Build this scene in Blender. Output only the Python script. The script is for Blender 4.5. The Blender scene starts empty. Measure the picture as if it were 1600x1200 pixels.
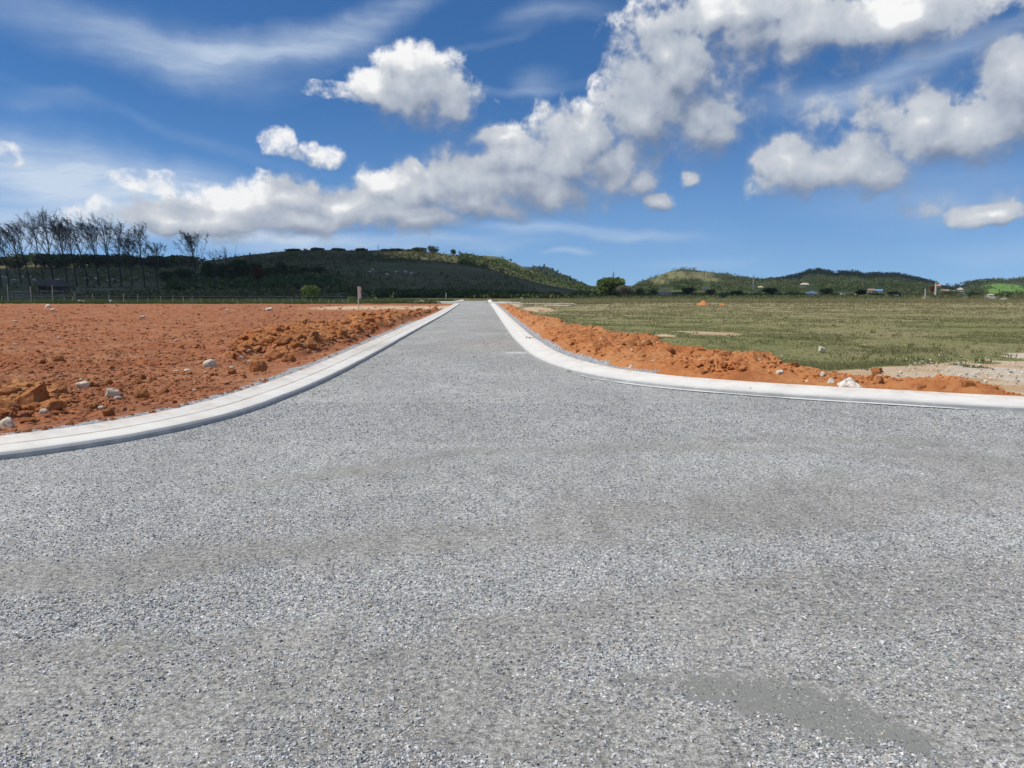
import bpy, bmesh, math, random
import numpy as np
from mathutils import Vector, Matrix, noise as mnoise

# ---------------------------------------------------------------- camera
scene = bpy.context.scene
CAM_H, HORIZON, FPX = 1.65, 456.0, 1209.0          # eye height in m; horizon row and focal length for a 1600 px wide frame
PITCH = math.atan((600 - HORIZON) / FPX)
cd = bpy.data.cameras.new('camera')
cd.sensor_width = 36.0
cd.lens = FPX * 36.0 / 1600.0
cd.clip_start, cd.clip_end = 0.1, 30000.0
cam = bpy.data.objects.new('camera', cd)
scene.collection.objects.link(cam)
cam.location = (0, 0, CAM_H)
cam.rotation_euler = (math.radians(90) - PITCH, 0, 0)
scene.camera = cam
scene.render.resolution_x, scene.render.resolution_y = 1024, 768

def ray(px, py):
    a, b = (px - 800) / FPX, -(py - 600) / FPX
    c, s = math.cos(PITCH), math.sin(PITCH)
    return (a, c + b * s, -s + b * c)
def on_ground(px, py, z=0.0):
    d = ray(px, py); k = (z - CAM_H) / d[2]
    return (d[0] * k, d[1] * k)
def at_depth(px, py, Y):
    d = ray(px, py); k = Y / d[1]
    return (d[0] * k, Y, CAM_H + d[2] * k)
def az_el(px, py):
    d = ray(px, py)
    return math.atan2(d[0], d[1]), math.atan2(d[2], math.hypot(d[0], d[1]))

# ---------------------------------------------------------------- light
SUN_EL, SUN_AZ = math.radians(58), math.radians(-100)     # azimuth from +Y towards +X
SUN_DIR = Vector((math.sin(SUN_AZ) * math.cos(SUN_EL), math.cos(SUN_AZ) * math.cos(SUN_EL), math.sin(SUN_EL)))
sl = bpy.data.lights.new('sun', 'SUN')
sl.energy, sl.angle, sl.color = 4.0, math.radians(0.53), (1.0, 0.955, 0.88)
sun = bpy.data.objects.new('sun', sl)
scene.collection.objects.link(sun)
sun.rotation_euler = SUN_DIR.to_track_quat('Z', 'Y').to_euler()
scene.view_settings.view_transform = 'Standard'
scene.view_settings.look = 'None'
scene.view_settings.exposure = 0.0
scene.view_settings.gamma = 1.0

# ---------------------------------------------------------------- node helpers
class NT:
    def __init__(s, tree): s.t = tree; s.n = tree.nodes; s.l = tree.links
    def node(s, typ, **kw):
        nd = s.n.new(typ)
        for k, v in kw.items(): setattr(nd, k, v)
        return nd
    def put(s, sock, v):
        if isinstance(v, bpy.types.NodeSocket): s.l.new(v, sock)
        elif v is not None:
            if isinstance(v, (tuple, list)) and sock.type == 'RGBA' and len(v) == 3: v = (*v, 1)
            sock.default_value = v
    def m(s, op, a, b=None, c=None, clamp=False):
        nd = s.node('ShaderNodeMath', operation=op, use_clamp=clamp)
        s.put(nd.inputs[0], a); s.put(nd.inputs[1], b); s.put(nd.inputs[2], c)
        return nd.outputs[0]
    def v(s, op, a, b=None, scale=None):
        nd = s.node('ShaderNodeVectorMath', operation=op)
        s.put(nd.inputs[0], a); s.put(nd.inputs[1], b)
        if scale is not None: s.put(nd.inputs['Scale'], scale)
        return nd.outputs['Value'] if op in ('LENGTH', 'DOT_PRODUCT', 'DISTANCE') else nd.outputs[0]
    def ramp(s, x, a, b, lo=0.0, hi=1.0, smooth=True):
        nd = s.node('ShaderNodeMapRange', interpolation_type='SMOOTHSTEP' if smooth else 'LINEAR')
        for i, q in enumerate((x, a, b, lo, hi)): s.put(nd.inputs[i], q)
        return nd.outputs[0]
    def noise(s, vec, scale, detail=4, rough=0.5, color=False, dist=0.0, lac=2.0):
        nd = s.node('ShaderNodeTexNoise')
        s.put(nd.inputs['Vector'], vec); s.put(nd.inputs['Scale'], scale); s.put(nd.inputs['Detail'], detail)
        s.put(nd.inputs['Roughness'], rough); s.put(nd.inputs['Distortion'], dist); s.put(nd.inputs['Lacunarity'], lac)
        return nd.outputs['Color' if color else 0]
    def vor(s, vec, scale, feature='F1', out=0, rand=1.0):
        nd = s.node('ShaderNodeTexVoronoi', feature=feature)
        s.put(nd.inputs['Vector'], vec); s.put(nd.inputs['Scale'], scale); s.put(nd.inputs['Randomness'], rand)
        return nd.outputs[out]
    def mix(s, f, a, b, blend='MIX'):
        nd = s.node('ShaderNodeMix', data_type='RGBA', blend_type=blend)
        s.put(nd.inputs[0], f); s.put(nd.inputs[6], a); s.put(nd.inputs[7], b)
        return nd.outputs[2]
    def xyz(s, x, y, z=0.0):
        nd = s.node('ShaderNodeCombineXYZ')
        for i, q in enumerate((x, y, z)): s.put(nd.inputs[i], q)
        return nd.outputs[0]
    def sep(s, vec):
        nd = s.node('ShaderNodeSeparateXYZ'); s.put(nd.inputs[0], vec)
        return nd.outputs

# ---------------------------------------------------------------- sky with clouds, laid out by direction on the sky
# cumulus: photo column, row, half-width, half-height, weight
CUMULUS = [
 (650,142,88,50,1),(705,160,48,42,1),(585,132,40,26,.8),(510,142,36,14,.45),(745,185,18,20,.5),
 (435,222,28,22,.75),(490,240,42,18,.75),
 (290,345,95,26,1),(370,320,100,32,1),(455,306,70,32,1),(545,322,85,34,1),(610,290,60,32,1),(660,300,70,46,1),(645,262,25,16,.8),
 (720,280,80,50,1),(790,215,60,28,.9),(800,270,90,62,1),(890,240,85,72,1),(955,255,68,62,1),(770,325,110,24,1),(640,345,130,14,.8),
 (1050,118,92,78,1),(1095,180,78,72,1),(1000,180,72,60,.9),(1036,82,34,30,1),(945,130,26,24,.6),(1125,215,36,34,.9),
 (1000,285,36,26,1),(1030,316,24,16,.9),(1075,284,19,12,.8),(1205,172,38,42,.55),
 (1150,18,150,40,1),(1260,50,170,42,1),(1400,32,150,44,1),(1300,85,130,30,.7),(1030,20,60,30,.6),
 (1290,258,125,42,1),(1230,240,60,36,1),(1370,270,75,32,.9),(1330,200,95,52,.75),(1420,205,90,44,.75),(1440,312,34,22,.7),(1455,185,50,40,.8),
 (1585,120,72,70,1),(1600,180,110,66,1),(1520,195,70,40,.85),(1560,250,90,26,.6),(1545,330,52,17,.9),(1590,290,50,40,.45),
 (260,342,95,20,1),(330,345,120,27,1),(480,342,140,27,1),(620,338,140,26,1),(740,318,130,34,1),(860,300,100,42,1),(930,215,60,50,.9),(1480,215,95,48,.9),(1390,160,60,36,.75),(1160,190,40,44,.7),(1500,300,70,30,.5),(1000,110,50,50,.8),(1200,100,70,36,.7),(650,100,70,30,.9),
 (230,284,52,16,.6),(-10,240,30,22,.6),
]
CIRRUS = [  # column, row, half-length, half-width, tilt in degrees (up to the right is positive), strength
 (180,75,230,52,-10,.36),(420,88,220,42,8,.5),(560,40,170,36,24,.5),(330,100,200,60,-4,.3),
 (90,225,200,34,-8,.25),(60,160,80,20,0,.2),(60,262,330,50,-9,.85),(250,285,380,50,-5,.55),(70,330,300,44,-3,1.0),(350,372,330,26,-1,.5),(430,300,150,26,-3,.3),
 (900,356,260,18,-3,.5),(560,372,400,22,0,.6),(880,396,60,9,0,.5),(1100,412,140,14,0,.22),(500,394,240,12,0,.35),
 (1390,120,230,30,13,.3),(1540,60,160,26,12,.22),(1420,300,220,60,4,.28),(1560,380,160,30,0,.2),(840,130,60,40,20,.25),(860,15,120,22,8,.3),(800,150,260,14,8,.15),(1300,150,200,40,0,.2),
 (700,80,420,10,14,.10),(250,200,300,12,-12,.10),
]
world = bpy.data.worlds.new('World'); scene.world = world; world.use_nodes = True
W = NT(world.node_tree); W.n.clear()

def cloud_group(fine):
    g = bpy.data.node_groups.new('cloud_field', 'ShaderNodeTree')
    g.interface.new_socket('P', in_out='INPUT', socket_type='NodeSocketVector')
    g.interface.new_socket('D', in_out='OUTPUT', socket_type='NodeSocketFloat')
    G = NT(g)
    gi, go = G.node('NodeGroupInput'), G.node('NodeGroupOutput')
    p = gi.outputs[0]
    w = G.v('SUBTRACT', G.noise(p, 14, 5 if fine else 2, .58, color=True), (.5, .5, .5))
    q = G.v('ADD', p, G.v('SCALE', w, scale=.036))
    best = None
    for (cx, cy, rx, ry, wt) in CUMULUS:
        a, e = az_el(cx, cy)
        dd = G.v('LENGTH', G.v('MULTIPLY', G.v('SUBTRACT', q, (a, e, 0)), (FPX / (rx * 1.07), FPX / (ry * 1.10), 0)))
        f = G.m('MULTIPLY_ADD', dd, -1.0, 1.0) if wt >= .8 else G.m('MINIMUM', G.m('MULTIPLY_ADD', dd, -1.0, .95), -.12 + .42 * wt)
        if best is None: best = f
        else:
            nd = G.node('ShaderNodeMath', operation='SMOOTH_MAX')
            G.put(nd.inputs[0], best); G.put(nd.inputs[1], f); nd.inputs[2].default_value = .22
            best = nd.outputs[0]
    # fair-weather clouds over the rest of the sky, outside the composed part
    s = G.sep(p)
    out = G.m('MAXIMUM', G.ramp(G.m('ABSOLUTE', s[0]), .72, .95), G.ramp(s[1], .42, .6))
    free = G.m('MULTIPLY_ADD', G.noise(p, 2.6, 3), 4.5, -2.15)
    best = G.m('MAXIMUM', best, G.m('SUBTRACT', free, G.m('MULTIPLY', G.m('SUBTRACT', 1.0, out), 6.0)))
    best = G.m('MAXIMUM', best, -1.2)
    n = G.m('SUBTRACT', G.noise(q, 20, 7 if fine else 3, .6), .5)
    D = G.m('MULTIPLY_ADD', n, 1.35, G.m('ADD', best, .16))
    if fine: D = G.m('MULTIPLY_ADD', G.m('SUBTRACT', G.noise(p, 62, 4, .6), .5), .6, D)
    D = G.m('MULTIPLY_ADD', G.m('SUBTRACT', .42, G.vor(q, 26)), .30, D)
    if fine: D = G.m('MULTIPLY_ADD', G.m('SUBTRACT', .42, G.vor(q, 64)), .13, D)
    G.put(go.inputs[0], D)
    return g

cg, cg_soft = cloud_group(True), cloud_group(False)
tc = W.node('ShaderNodeTexCoord')
dx, dy, dz = W.sep(tc.outputs['Generated'])
az = W.m('ARCTAN2', dx, dy)
el = W.m('ARCTAN2', dz, W.m('SQRT', W.m('ADD', W.m('MULTIPLY', dx, dx), W.m('MULTIPLY', dy, dy))))
P = W.xyz(az, el)
def field(vec, g=None):
    nd = W.node('ShaderNodeGroup'); nd.node_tree = g or cg
    W.put(nd.inputs[0], vec); return nd.outputs[0]
D0 = field(P)
D1 = field(W.v('ADD', P, (-.006, .014, 0)))
Ds = field(P, cg_soft)
D2 = field(W.v('ADD', P, (-.014, .04, 0)), cg_soft)
r1 = W.m('SUBTRACT', D0, D1)
r2 = W.m('SUBTRACT', Ds, D2)
alpha = W.ramp(D0, .02, W.ramp(r2, -.25, .35, 1.0, .48))
depth = W.ramp(Ds, .15, .9)
br = W.m('MULTIPLY_ADD', r1, W.m('MULTIPLY_ADD', depth, -.42, .56), .41)
br = W.m('MULTIPLY_ADD', r2, .50, br)
br = W.m('MULTIPLY_ADD', depth, -.10, br)
br = W.m('MINIMUM', W.m('MAXIMUM', br, 0.0), 1.0)
crp = W.node('ShaderNodeValToRGB'); W.put(crp.inputs[0], br)
cr = crp.color_ramp
cr.elements[0].position, cr.elements[0].color = 0.0, (.22, .26, .34, 1)
cr.elements[1].position, cr.elements[1].color = 1.0, (1.0, 1.0, 1.0, 1)
for pos, col in ((.3, (.34, .39, .49, 1)), (.55, (.51, .56, .64, 1)), (.8, (.68, .71, .76, 1))):
    e_ = cr.elements.new(pos); e_.color = col
# thin high cloud
warp = W.v('SCALE', W.v('SUBTRACT', W.noise(P, 5, 5, .55, color=True), (.5, .5, .5)), scale=.09)
Pc = W.v('ADD', P, warp)
tot = None
for (cx, cy, rx, ry, ang, st) in CIRRUS:
    a, e = az_el(cx, cy); t = math.radians(ang)
    mp = W.node('ShaderNodeMapping', vector_type='TEXTURE')
    W.put(mp.inputs['Vector'], Pc)
    mp.inputs['Location'].default_value = (a, e, 0); mp.inputs['Rotation'].default_value = (0, 0, t)
    mp.inputs['Scale'].default_value = (rx / FPX, ry / FPX, 1)
    f = W.ramp(W.v('LENGTH', mp.outputs[0]), 1.0, 0.0, 0.0, st)
    tot = f if tot is None else W.m('ADD', tot, f)
fib = W.node('ShaderNodeMapping'); W.put(fib.inputs['Vector'], W.v('ADD', P, W.v('SCALE', warp, scale=.5)))
fib.inputs['Rotation'].default_value = (0, 0, math.radians(-7)); fib.inputs['Scale'].default_value = (5, 34, 1)
fn = W.ramp(W.noise(fib.outputs[0], 1.0, 7, .6), .3, .75, .5, 1.3)
cir = W.m('MULTIPLY', tot, fn, clamp=True)
cir = W.m('MULTIPLY', cir, 0.85)

sky = W.node('ShaderNodeTexSky', sky_type='NISHITA')
sky.sun_disc = False; sky.sun_elevation = SUN_EL; sky.sun_rotation = SUN_AZ
sky.altitude = 0; sky.air_density = 1.0; sky.dust_density = 0.0; sky.ozone_density = 2.2
hs = W.node('ShaderNodeHueSaturation'); hs.inputs['Saturation'].default_value = 1.05; hs.inputs['Value'].default_value = 1.0
gm = W.node('ShaderNodeVectorMath', operation='MULTIPLY'); W.put(gm.inputs[0], sky.outputs[0]); gm.inputs[1].default_value = (.62, .92, 1.12)
grade = W.mix(W.ramp(el, .02, .27), (1.38, 1.14, 1.16, 1), W.mix(W.ramp(el, .45, .9), (.78, .81, .92, 1), (1.25, 1.1, 1.0, 1)))   # sky tint: deeper blue midway up, unseen zenith brightened for more ambient light
gm2 = W.v('MULTIPLY', gm.outputs[0], grade)
W.put(hs.inputs['Color'], gm2)
W.put(sky.inputs[0], W.v('NORMALIZE', W.xyz(dx, dy, W.m('MULTIPLY_ADD', W.m('MAXIMUM', dz, 0.0), .92, .10))))
bg1 = W.node('ShaderNodeBackground'); W.put(bg1.inputs[0], hs.outputs[0]); bg1.inputs[1].default_value = .092
bgc = W.node('ShaderNodeBackground'); bgc.inputs[0].default_value = (.66, .76, .88, 1); bgc.inputs[1].default_value = 1.0
bg2 = W.node('ShaderNodeBackground'); W.put(bg2.inputs[0], crp.outputs[0]); bg2.inputs[1].default_value = .95
m1 = W.node('ShaderNodeMixShader'); W.put(m1.inputs[0], cir); W.put(m1.inputs[1], bg1.outputs[0]); W.put(m1.inputs[2], bgc.outputs[0])
m2 = W.node('ShaderNodeMixShader'); W.put(m2.inputs[0], alpha); W.put(m2.inputs[1], m1.outputs[0]); W.put(m2.inputs[2], bg2.outputs[0])
wo = W.node('ShaderNodeOutputWorld'); W.put(wo.inputs[0], m2.outputs[0])
world.cycles.sampling_method = 'MANUAL'; world.cycles.sample_map_resolution = 512

# ---------------------------------------------------------------- numpy noise and mesh helpers
def _h(ix, iy, seed):
    n = (ix.astype(np.int64) * 374761393 + iy.astype(np.int64) * 668265263 + seed * 982451653) & 0x7fffffff
    n = ((n ^ (n >> 13)) * 1274126177) & 0x7fffffff
    return ((n ^ (n >> 16)) & 0xffff) / 65535.0
def vnoise(x, y, seed=0):
    x = np.asarray(x, float); y = np.asarray(y, float)
    ix, iy = np.floor(x), np.floor(y); fx, fy = x - ix, y - iy
    fx = fx * fx * (3 - 2 * fx); fy = fy * fy * (3 - 2 * fy)
    a, b, c, d = _h(ix, iy, seed), _h(ix + 1, iy, seed), _h(ix, iy + 1, seed), _h(ix + 1, iy + 1, seed)
    return (a + (b - a) * fx) * (1 - fy) + (c + (d - c) * fx) * fy
def fbm(x, y, octs=4, seed=0, gain=.5):
    t, amp, tot = 0.0, 1.0, 0.0
    for o in range(octs):
        t = t + amp * vnoise(np.asarray(x) * 2 ** o + 17.3 * o, np.asarray(y) * 2 ** o - 9.1 * o, seed + o); tot += amp; amp *= gain
    return t / tot
def sstep(a, b, x):
    t = np.clip((np.asarray(x, float) - a) / (b - a), 0, 1); return t * t * (3 - 2 * t)

def mesh_np(name, V, F, mat=None, smooth=False, parent=None, attrs=None, mat_idx=None):
    V = np.ascontiguousarray(V, np.float32); F = np.ascontiguousarray(F, np.int32)
    me = bpy.data.meshes.new(name)
    k = F.shape[1]
    me.vertices.add(len(V)); me.vertices.foreach_set('co', V.ravel())
    me.loops.add(F.size); me.loops.foreach_set('vertex_index', F.ravel())
    me.polygons.add(len(F)); me.polygons.foreach_set('loop_start', np.arange(0, F.size, k, dtype=np.int32))
    me.polygons.foreach_set('use_smooth', np.full(len(F), smooth))
    for nm, arr in (attrs or {}).items():
        at = me.attributes.new(nm, 'FLOAT', 'POINT'); at.data.foreach_set('value', np.ascontiguousarray(arr, np.float32).ravel())
    for m_ in (mat if isinstance(mat, (list, tuple)) else [mat]):
        if m_: me.materials.append(m_)
    if mat_idx is not None: me.polygons.foreach_set('material_index', np.ascontiguousarray(mat_idx, np.int32))
    me.update(calc_edges=True)
    o = bpy.data.objects.new(name, me); scene.collection.objects.link(o)
    if parent: o.parent = parent
    return o
def tag(o, label=None, cat=None, group=None, kind=None):
    for k, v in (('label', label), ('category', cat), ('group', group), ('kind', kind)):
        if v: o[k] = v
    return o
def empty(name, loc, rz=0.0, sc=1.0):
    o = bpy.data.objects.new(name, None); scene.collection.objects.link(o)
    o.location = loc; o.rotation_euler = (0, 0, rz); o.scale = (sc,) * 3; o.empty_display_size = .3
    return o
def clone(o, parent=None):
    c = o.copy(); scene.collection.objects.link(c)
    if parent: c.parent = parent
    for ch in list(o.children): clone(ch, c)
    return c
class MB:                                             # collects boxes, bars and quads into ONE mesh
    def __init__(s): s.v = []; s.f = []
    def box(s, c, d, rz=0.0):
        x, y, z = d[0] / 2, d[1] / 2, d[2] / 2; n = len(s.v); cr, sr = math.cos(rz), math.sin(rz)
        for i, j, k in ((-1,-1,-1),(1,-1,-1),(1,1,-1),(-1,1,-1),(-1,-1,1),(1,-1,1),(1,1,1),(-1,1,1)):
            a, b = i * x, j * y
            s.v.append((c[0] + a * cr - b * sr, c[1] + a * sr + b * cr, c[2] + k * z))
        s.f += [tuple(n + q for q in t) for t in ((0,3,2,1),(4,5,6,7),(0,1,5,4),(1,2,6,5),(2,3,7,6),(3,0,4,7))]
    def bar(s, p, q, r, r2=None, n=4):
        p, q = Vector(p), Vector(q); d = (q - p)
        if d.length < 1e-6: return
        d.normalize(); a = d.orthogonal().normalized(); b = d.cross(a); r2 = r if r2 is None else r2; k = len(s.v)
        for (c, rr) in ((p, r), (q, r2)):
            for i in range(n):
                t = 2 * math.pi * (i + .5) / n; s.v.append(tuple(c + a * (rr * math.cos(t)) + b * (rr * math.sin(t))))
        for i in range(n): s.f.append((k + i, k + (i + 1) % n, k + n + (i + 1) % n, k + n + i))
        s.f.append(tuple(k + i for i in reversed(range(n)))); s.f.append(tuple(k + n + i for i in range(n)))
    def poly(s, pts, f):
        n = len(s.v); s.v += [tuple(p) for p in pts]; s.f += [tuple(n + i for i in q) for q in f]
    def build(s, name, mat, parent=None, smooth=False):
        me = bpy.data.meshes.new(name); me.from_pydata(s.v, [], s.f); me.materials.append(mat)
        if smooth: me.polygons.foreach_set('use_smooth', [True] * len(me.polygons))
        me.update(); o = bpy.data.objects.new(name, me); scene.collection.objects.link(o)
        if parent: o.parent = parent
        return o

# ---------------------------------------------------------------- materials
def material(name, rough=.9, spec=.2):
    m = bpy.data.materials.new(name); m.use_nodes = True; M = NT(m.node_tree); M.n.clear()
    b = M.node('ShaderNodeBsdfPrincipled'); b.inputs['Roughness'].default_value = rough; b.inputs['Specular IOR Level'].default_value = spec
    o = M.node('ShaderNodeOutputMaterial'); M.l.new(b.outputs[0], o.inputs[0])
    M.coord = M.node('ShaderNodeTexCoord').outputs['Object']; M.bsdf = b
    return m, M
def bump(M, h, dist, strength=1.0, prev=None):
    nd = M.node('ShaderNodeBump'); M.put(nd.inputs['Height'], h); nd.inputs['Distance'].default_value = dist; nd.inputs['Strength'].default_value = strength
    if prev: M.l.new(prev, nd.inputs['Normal'])
    return nd.outputs[0]
def attr(M, nm):
    nd = M.node('ShaderNodeAttribute'); nd.attribute_name = nm; return nd.outputs['Fac']
def cramp(M, x, stops):
    nd = M.node('ShaderNodeValToRGB'); M.put(nd.inputs[0], x); r = nd.color_ramp
    for i, (p, c) in enumerate(stops):
        e = r.elements[i] if i < 2 else r.elements.new(p)
        e.position = p; e.color = (*c, 1)
    return nd.outputs[0]
def simple(name, c1, c2, scale=3.0, rough=.85, bmp=0.0, detail=4, rnd=0.0):
    m, M = material(name, rough)
    f = M.ramp(M.noise(M.coord, scale, detail, .6), .3, .7)
    col = M.mix(f, c1, c2)
    if rnd:
        oi = M.node('ShaderNodeObjectInfo').outputs['Random']
        hv = M.node('ShaderNodeHueSaturation'); M.put(hv.inputs['Value'], M.ramp(oi, 0, 1, 1 - rnd, 1 + rnd, False)); M.put(hv.inputs['Color'], col); col = hv.outputs[0]
    M.put(M.bsdf.inputs[0], col)
    if bmp: M.put(M.bsdf.inputs['Normal'], bump(M, M.noise(M.coord, scale * 4, 5, .6), bmp))
    return m

def mat_gravel():
    m, M = material('crushed_gravel', .82, .3)
    c = M.coord; s = M.sep(c); flat = M.xyz(s[0], s[1], 0)
    wob = M.v('ADD', flat, M.v('SCALE', M.noise(flat, 60, 2, .5, color=True), scale=.010))
    fines = M.m('ADD', attr(M, 'fines'), M.m('MULTIPLY_ADD', M.noise(flat, 5, 4, .6), .7, -.35), clamp=True)
    layers = []
    for sc_ in (62, 105):
        nd = M.node('ShaderNodeTexVoronoi', feature='F1'); M.put(nd.inputs['Vector'], wob); nd.inputs['Scale'].default_value = sc_
        layers.append((nd.outputs[0], M.sep(nd.outputs[1])))
    (dA, rA), (dB, rB) = layers
    stops = [(0, (.085, .09, .10)), (1, (.86, .85, .80)), (.22, (.18, .19, .205)), (.5, (.33, .34, .345)), (.8, (.55, .555, .545))]
    fine_c = None
    sA, sB = cramp(M, rA[0], stops), cramp(M, rB[0], stops)
    tan = M.m('GREATER_THAN', rA[2], .955)
    sA = M.mix(M.m('MULTIPLY', tan, .6), sA, (.50, .36, .24, 1))
    grain = M.noise(flat, 300, 4, .8)
    fine_c = cramp(M, grain, [(.34, (.07, .07, .068)), (.66, (.58, .57, .535))])
    fine_c = M.mix(1.0, fine_c, M.v('SCALE', (1.0, 1.0, 1.0), scale=M.ramp(M.noise(flat, 95, 3, .75), .3, .7, .62, 1.38)), 'MULTIPLY')
    onB = M.m('MULTIPLY', M.m('GREATER_THAN', rB[1], M.m('MULTIPLY_ADD', fines, .75, .05)), M.ramp(dB, .42, .30))
    col = M.mix(M.m('MULTIPLY', onB, .9), fine_c, sB)
    onA = M.m('MULTIPLY', M.m('GREATER_THAN', rA[1], M.m('MULTIPLY_ADD', fines, .93, .10)), M.ramp(dA, .46, .36))
    col = M.mix(onA, col, sA)
    mid_ = M.m('MULTIPLY', M.ramp(M.noise(flat, 30, 4, .8), .32, .68, .50, 1.52), M.ramp(M.noise(M.v('MULTIPLY', flat, (1, .5, 1)), 5.5, 4, .7), .3, .7, .86, 1.13))
    col = M.mix(1.0, col, M.v('SCALE', (1.0, 1.0, 1.0), scale=mid_), 'MULTIPLY')
    big = M.ramp(M.noise(M.v('MULTIPLY', flat, (1.0, .55, 1)), .55, 5, .6), .3, .7, .88, 1.1)
    fd = M.mix(fines, (1.24, 1.235, 1.22, 1), (.90, .88, .84, 1))
    col = M.mix(1.0, col, M.v('SCALE', fd, scale=big), 'MULTIPLY')
    mud = attr(M, 'cement')
    mud = M.m('MULTIPLY', M.ramp(M.m('MULTIPLY_ADD', M.noise(flat, 11, 8, .85), 2.4, M.m('SUBTRACT', mud, 1.25)), .25, .6), M.m('SUBTRACT', 1.0, M.m('MULTIPLY', M.m('GREATER_THAN', rB[1], .86), .8)))
    col = M.mix(mud, col, M.mix(M.ramp(grain, .3, .7), (.19, .19, .17, 1), (.30, .30, .27, 1)))
    dust = M.m('MULTIPLY', M.ramp(M.m('MULTIPLY_ADD', M.noise(flat, 5, 7, .75), 1.4, M.m('SUBTRACT', attr(M, 'dust'), .75)), .3, .7), .7)
    col = M.mix(dust, col, (.62, .61, .58, 1))
    col = M.mix(M.m('MULTIPLY', attr(M, 'red'), .28), col, (.42, .26, .2, 1))
    M.put(M.bsdf.inputs[0], col)
    hA = M.m('MULTIPLY', M.m('SUBTRACT', .6, dA), onA); hB = M.m('MULTIPLY', M.m('SUBTRACT', .6, dB), onB)
    h = M.m('ADD', M.m('MULTIPLY', hA, 1.3), M.m('ADD', M.m('MULTIPLY', hB, .6), M.m('MULTIPLY', grain, .25)))
    M.put(M.bsdf.inputs['Normal'], bump(M, h, .013, .8))
    return m
def mat_concrete():
    m, M = material('kerb_concrete', .8, .25)
    n = M.noise(M.coord, 2.2, 6, .65); f = M.noise(M.coord, 60, 4, .6)
    col = M.mix(M.ramp(n, .35, .72), (.77, .745, .685, 1), (.65, .62, .565, 1))
    col = M.mix(M.m('MULTIPLY', M.ramp(f, .35, .7), .25), col, (.5, .49, .46, 1))
    face = attr(M, 'face')                              # road-side face of the kerb tinted a patchy grey, fading at its top edge
    col = M.mix(M.m('MULTIPLY', face, M.ramp(M.noise(M.coord, 5, 5, .6), .2, .6, .55, .95)), col, (.33, .34, .345, 1))
    col = M.mix(M.m('MULTIPLY', attr(M, 'groove'), M.ramp(M.noise(M.coord, 1.1, 4, .6), .25, .55, .15, .85)), col, (.50, .32, .18, 1))
    col = M.mix(M.m('MULTIPLY', attr(M, 'stain'), M.ramp(M.noise(M.coord, 7, 5, .6), .25, .5)), col, (.40, .37, .30, 1))
    col = M.mix(M.m('MULTIPLY', attr(M, 'dirt'), M.ramp(M.noise(M.coord, 3.5, 6, .7), .38, .66)), col, (.46, .22, .11, 1))
    M.put(M.bsdf.inputs[0], col)
    M.put(M.bsdf.inputs['Normal'], bump(M, f, .004, .6))
    return m
def mat_soil(name, dark, mid, light, grit=True, rnd=.0):
    m, M = material(name, .95, .1)
    c = M.coord
    n1, n2, n3 = M.noise(c, .45, 4, .6), M.noise(c, 6, 6, .7), M.noise(c, 45, 4, .6)
    col = M.mix(M.ramp(n1, .35, .65), (*mid, 1), (*light, 1))
    col = M.mix(M.ramp(M.noise(c, 1.4, 4, .65), .5, .68, 0, .5), col, (*dark, 1))
    col = M.mix(M.ramp(n2, .46, .68, 0, .75), col, (*dark, 1))
    col = M.mix(M.m('MULTIPLY', M.ramp(n3, .35, .75), .3), col, (*light, 1))
    if rnd:
        oi = M.node('ShaderNodeObjectInfo').outputs['Random']
        hv = M.node('ShaderNodeHueSaturation'); M.put(hv.inputs['Value'], M.ramp(oi, 0, 1, 1 - rnd, 1 + rnd, False)); M.put(hv.inputs['Color'], col); col = hv.outputs[0]
    if grit:
        g = attr(M, 'grit')
        vr = M.node('ShaderNodeTexVoronoi'); M.put(vr.inputs['Vector'], c); vr.inputs['Scale'].default_value = 40
        gc = cramp(M, M.sep(vr.outputs[1])[0], [(0, (.12, .13, .15)), (1, (.55, .55, .54))])
        col = M.mix(M.ramp(M.m('MULTIPLY_ADD', M.noise(c, 8, 4, .65), .9, M.m('SUBTRACT', g, .45)), .32, .5), col, gc)
        p = attr(M, 'pale')
        col = M.mix(M.ramp(M.m('MULTIPLY_ADD', n2, .9, M.m('SUBTRACT', p, .45)), .3, .55, 0, .85), col, (.62, .46, .30, 1))
    M.put(M.bsdf.inputs[0], col)
    b = bump(M, n2, .05, .9); b = bump(M, n3, .012, .9, b)
    M.put(M.bsdf.inputs['Normal'], b)
    return m
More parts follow.
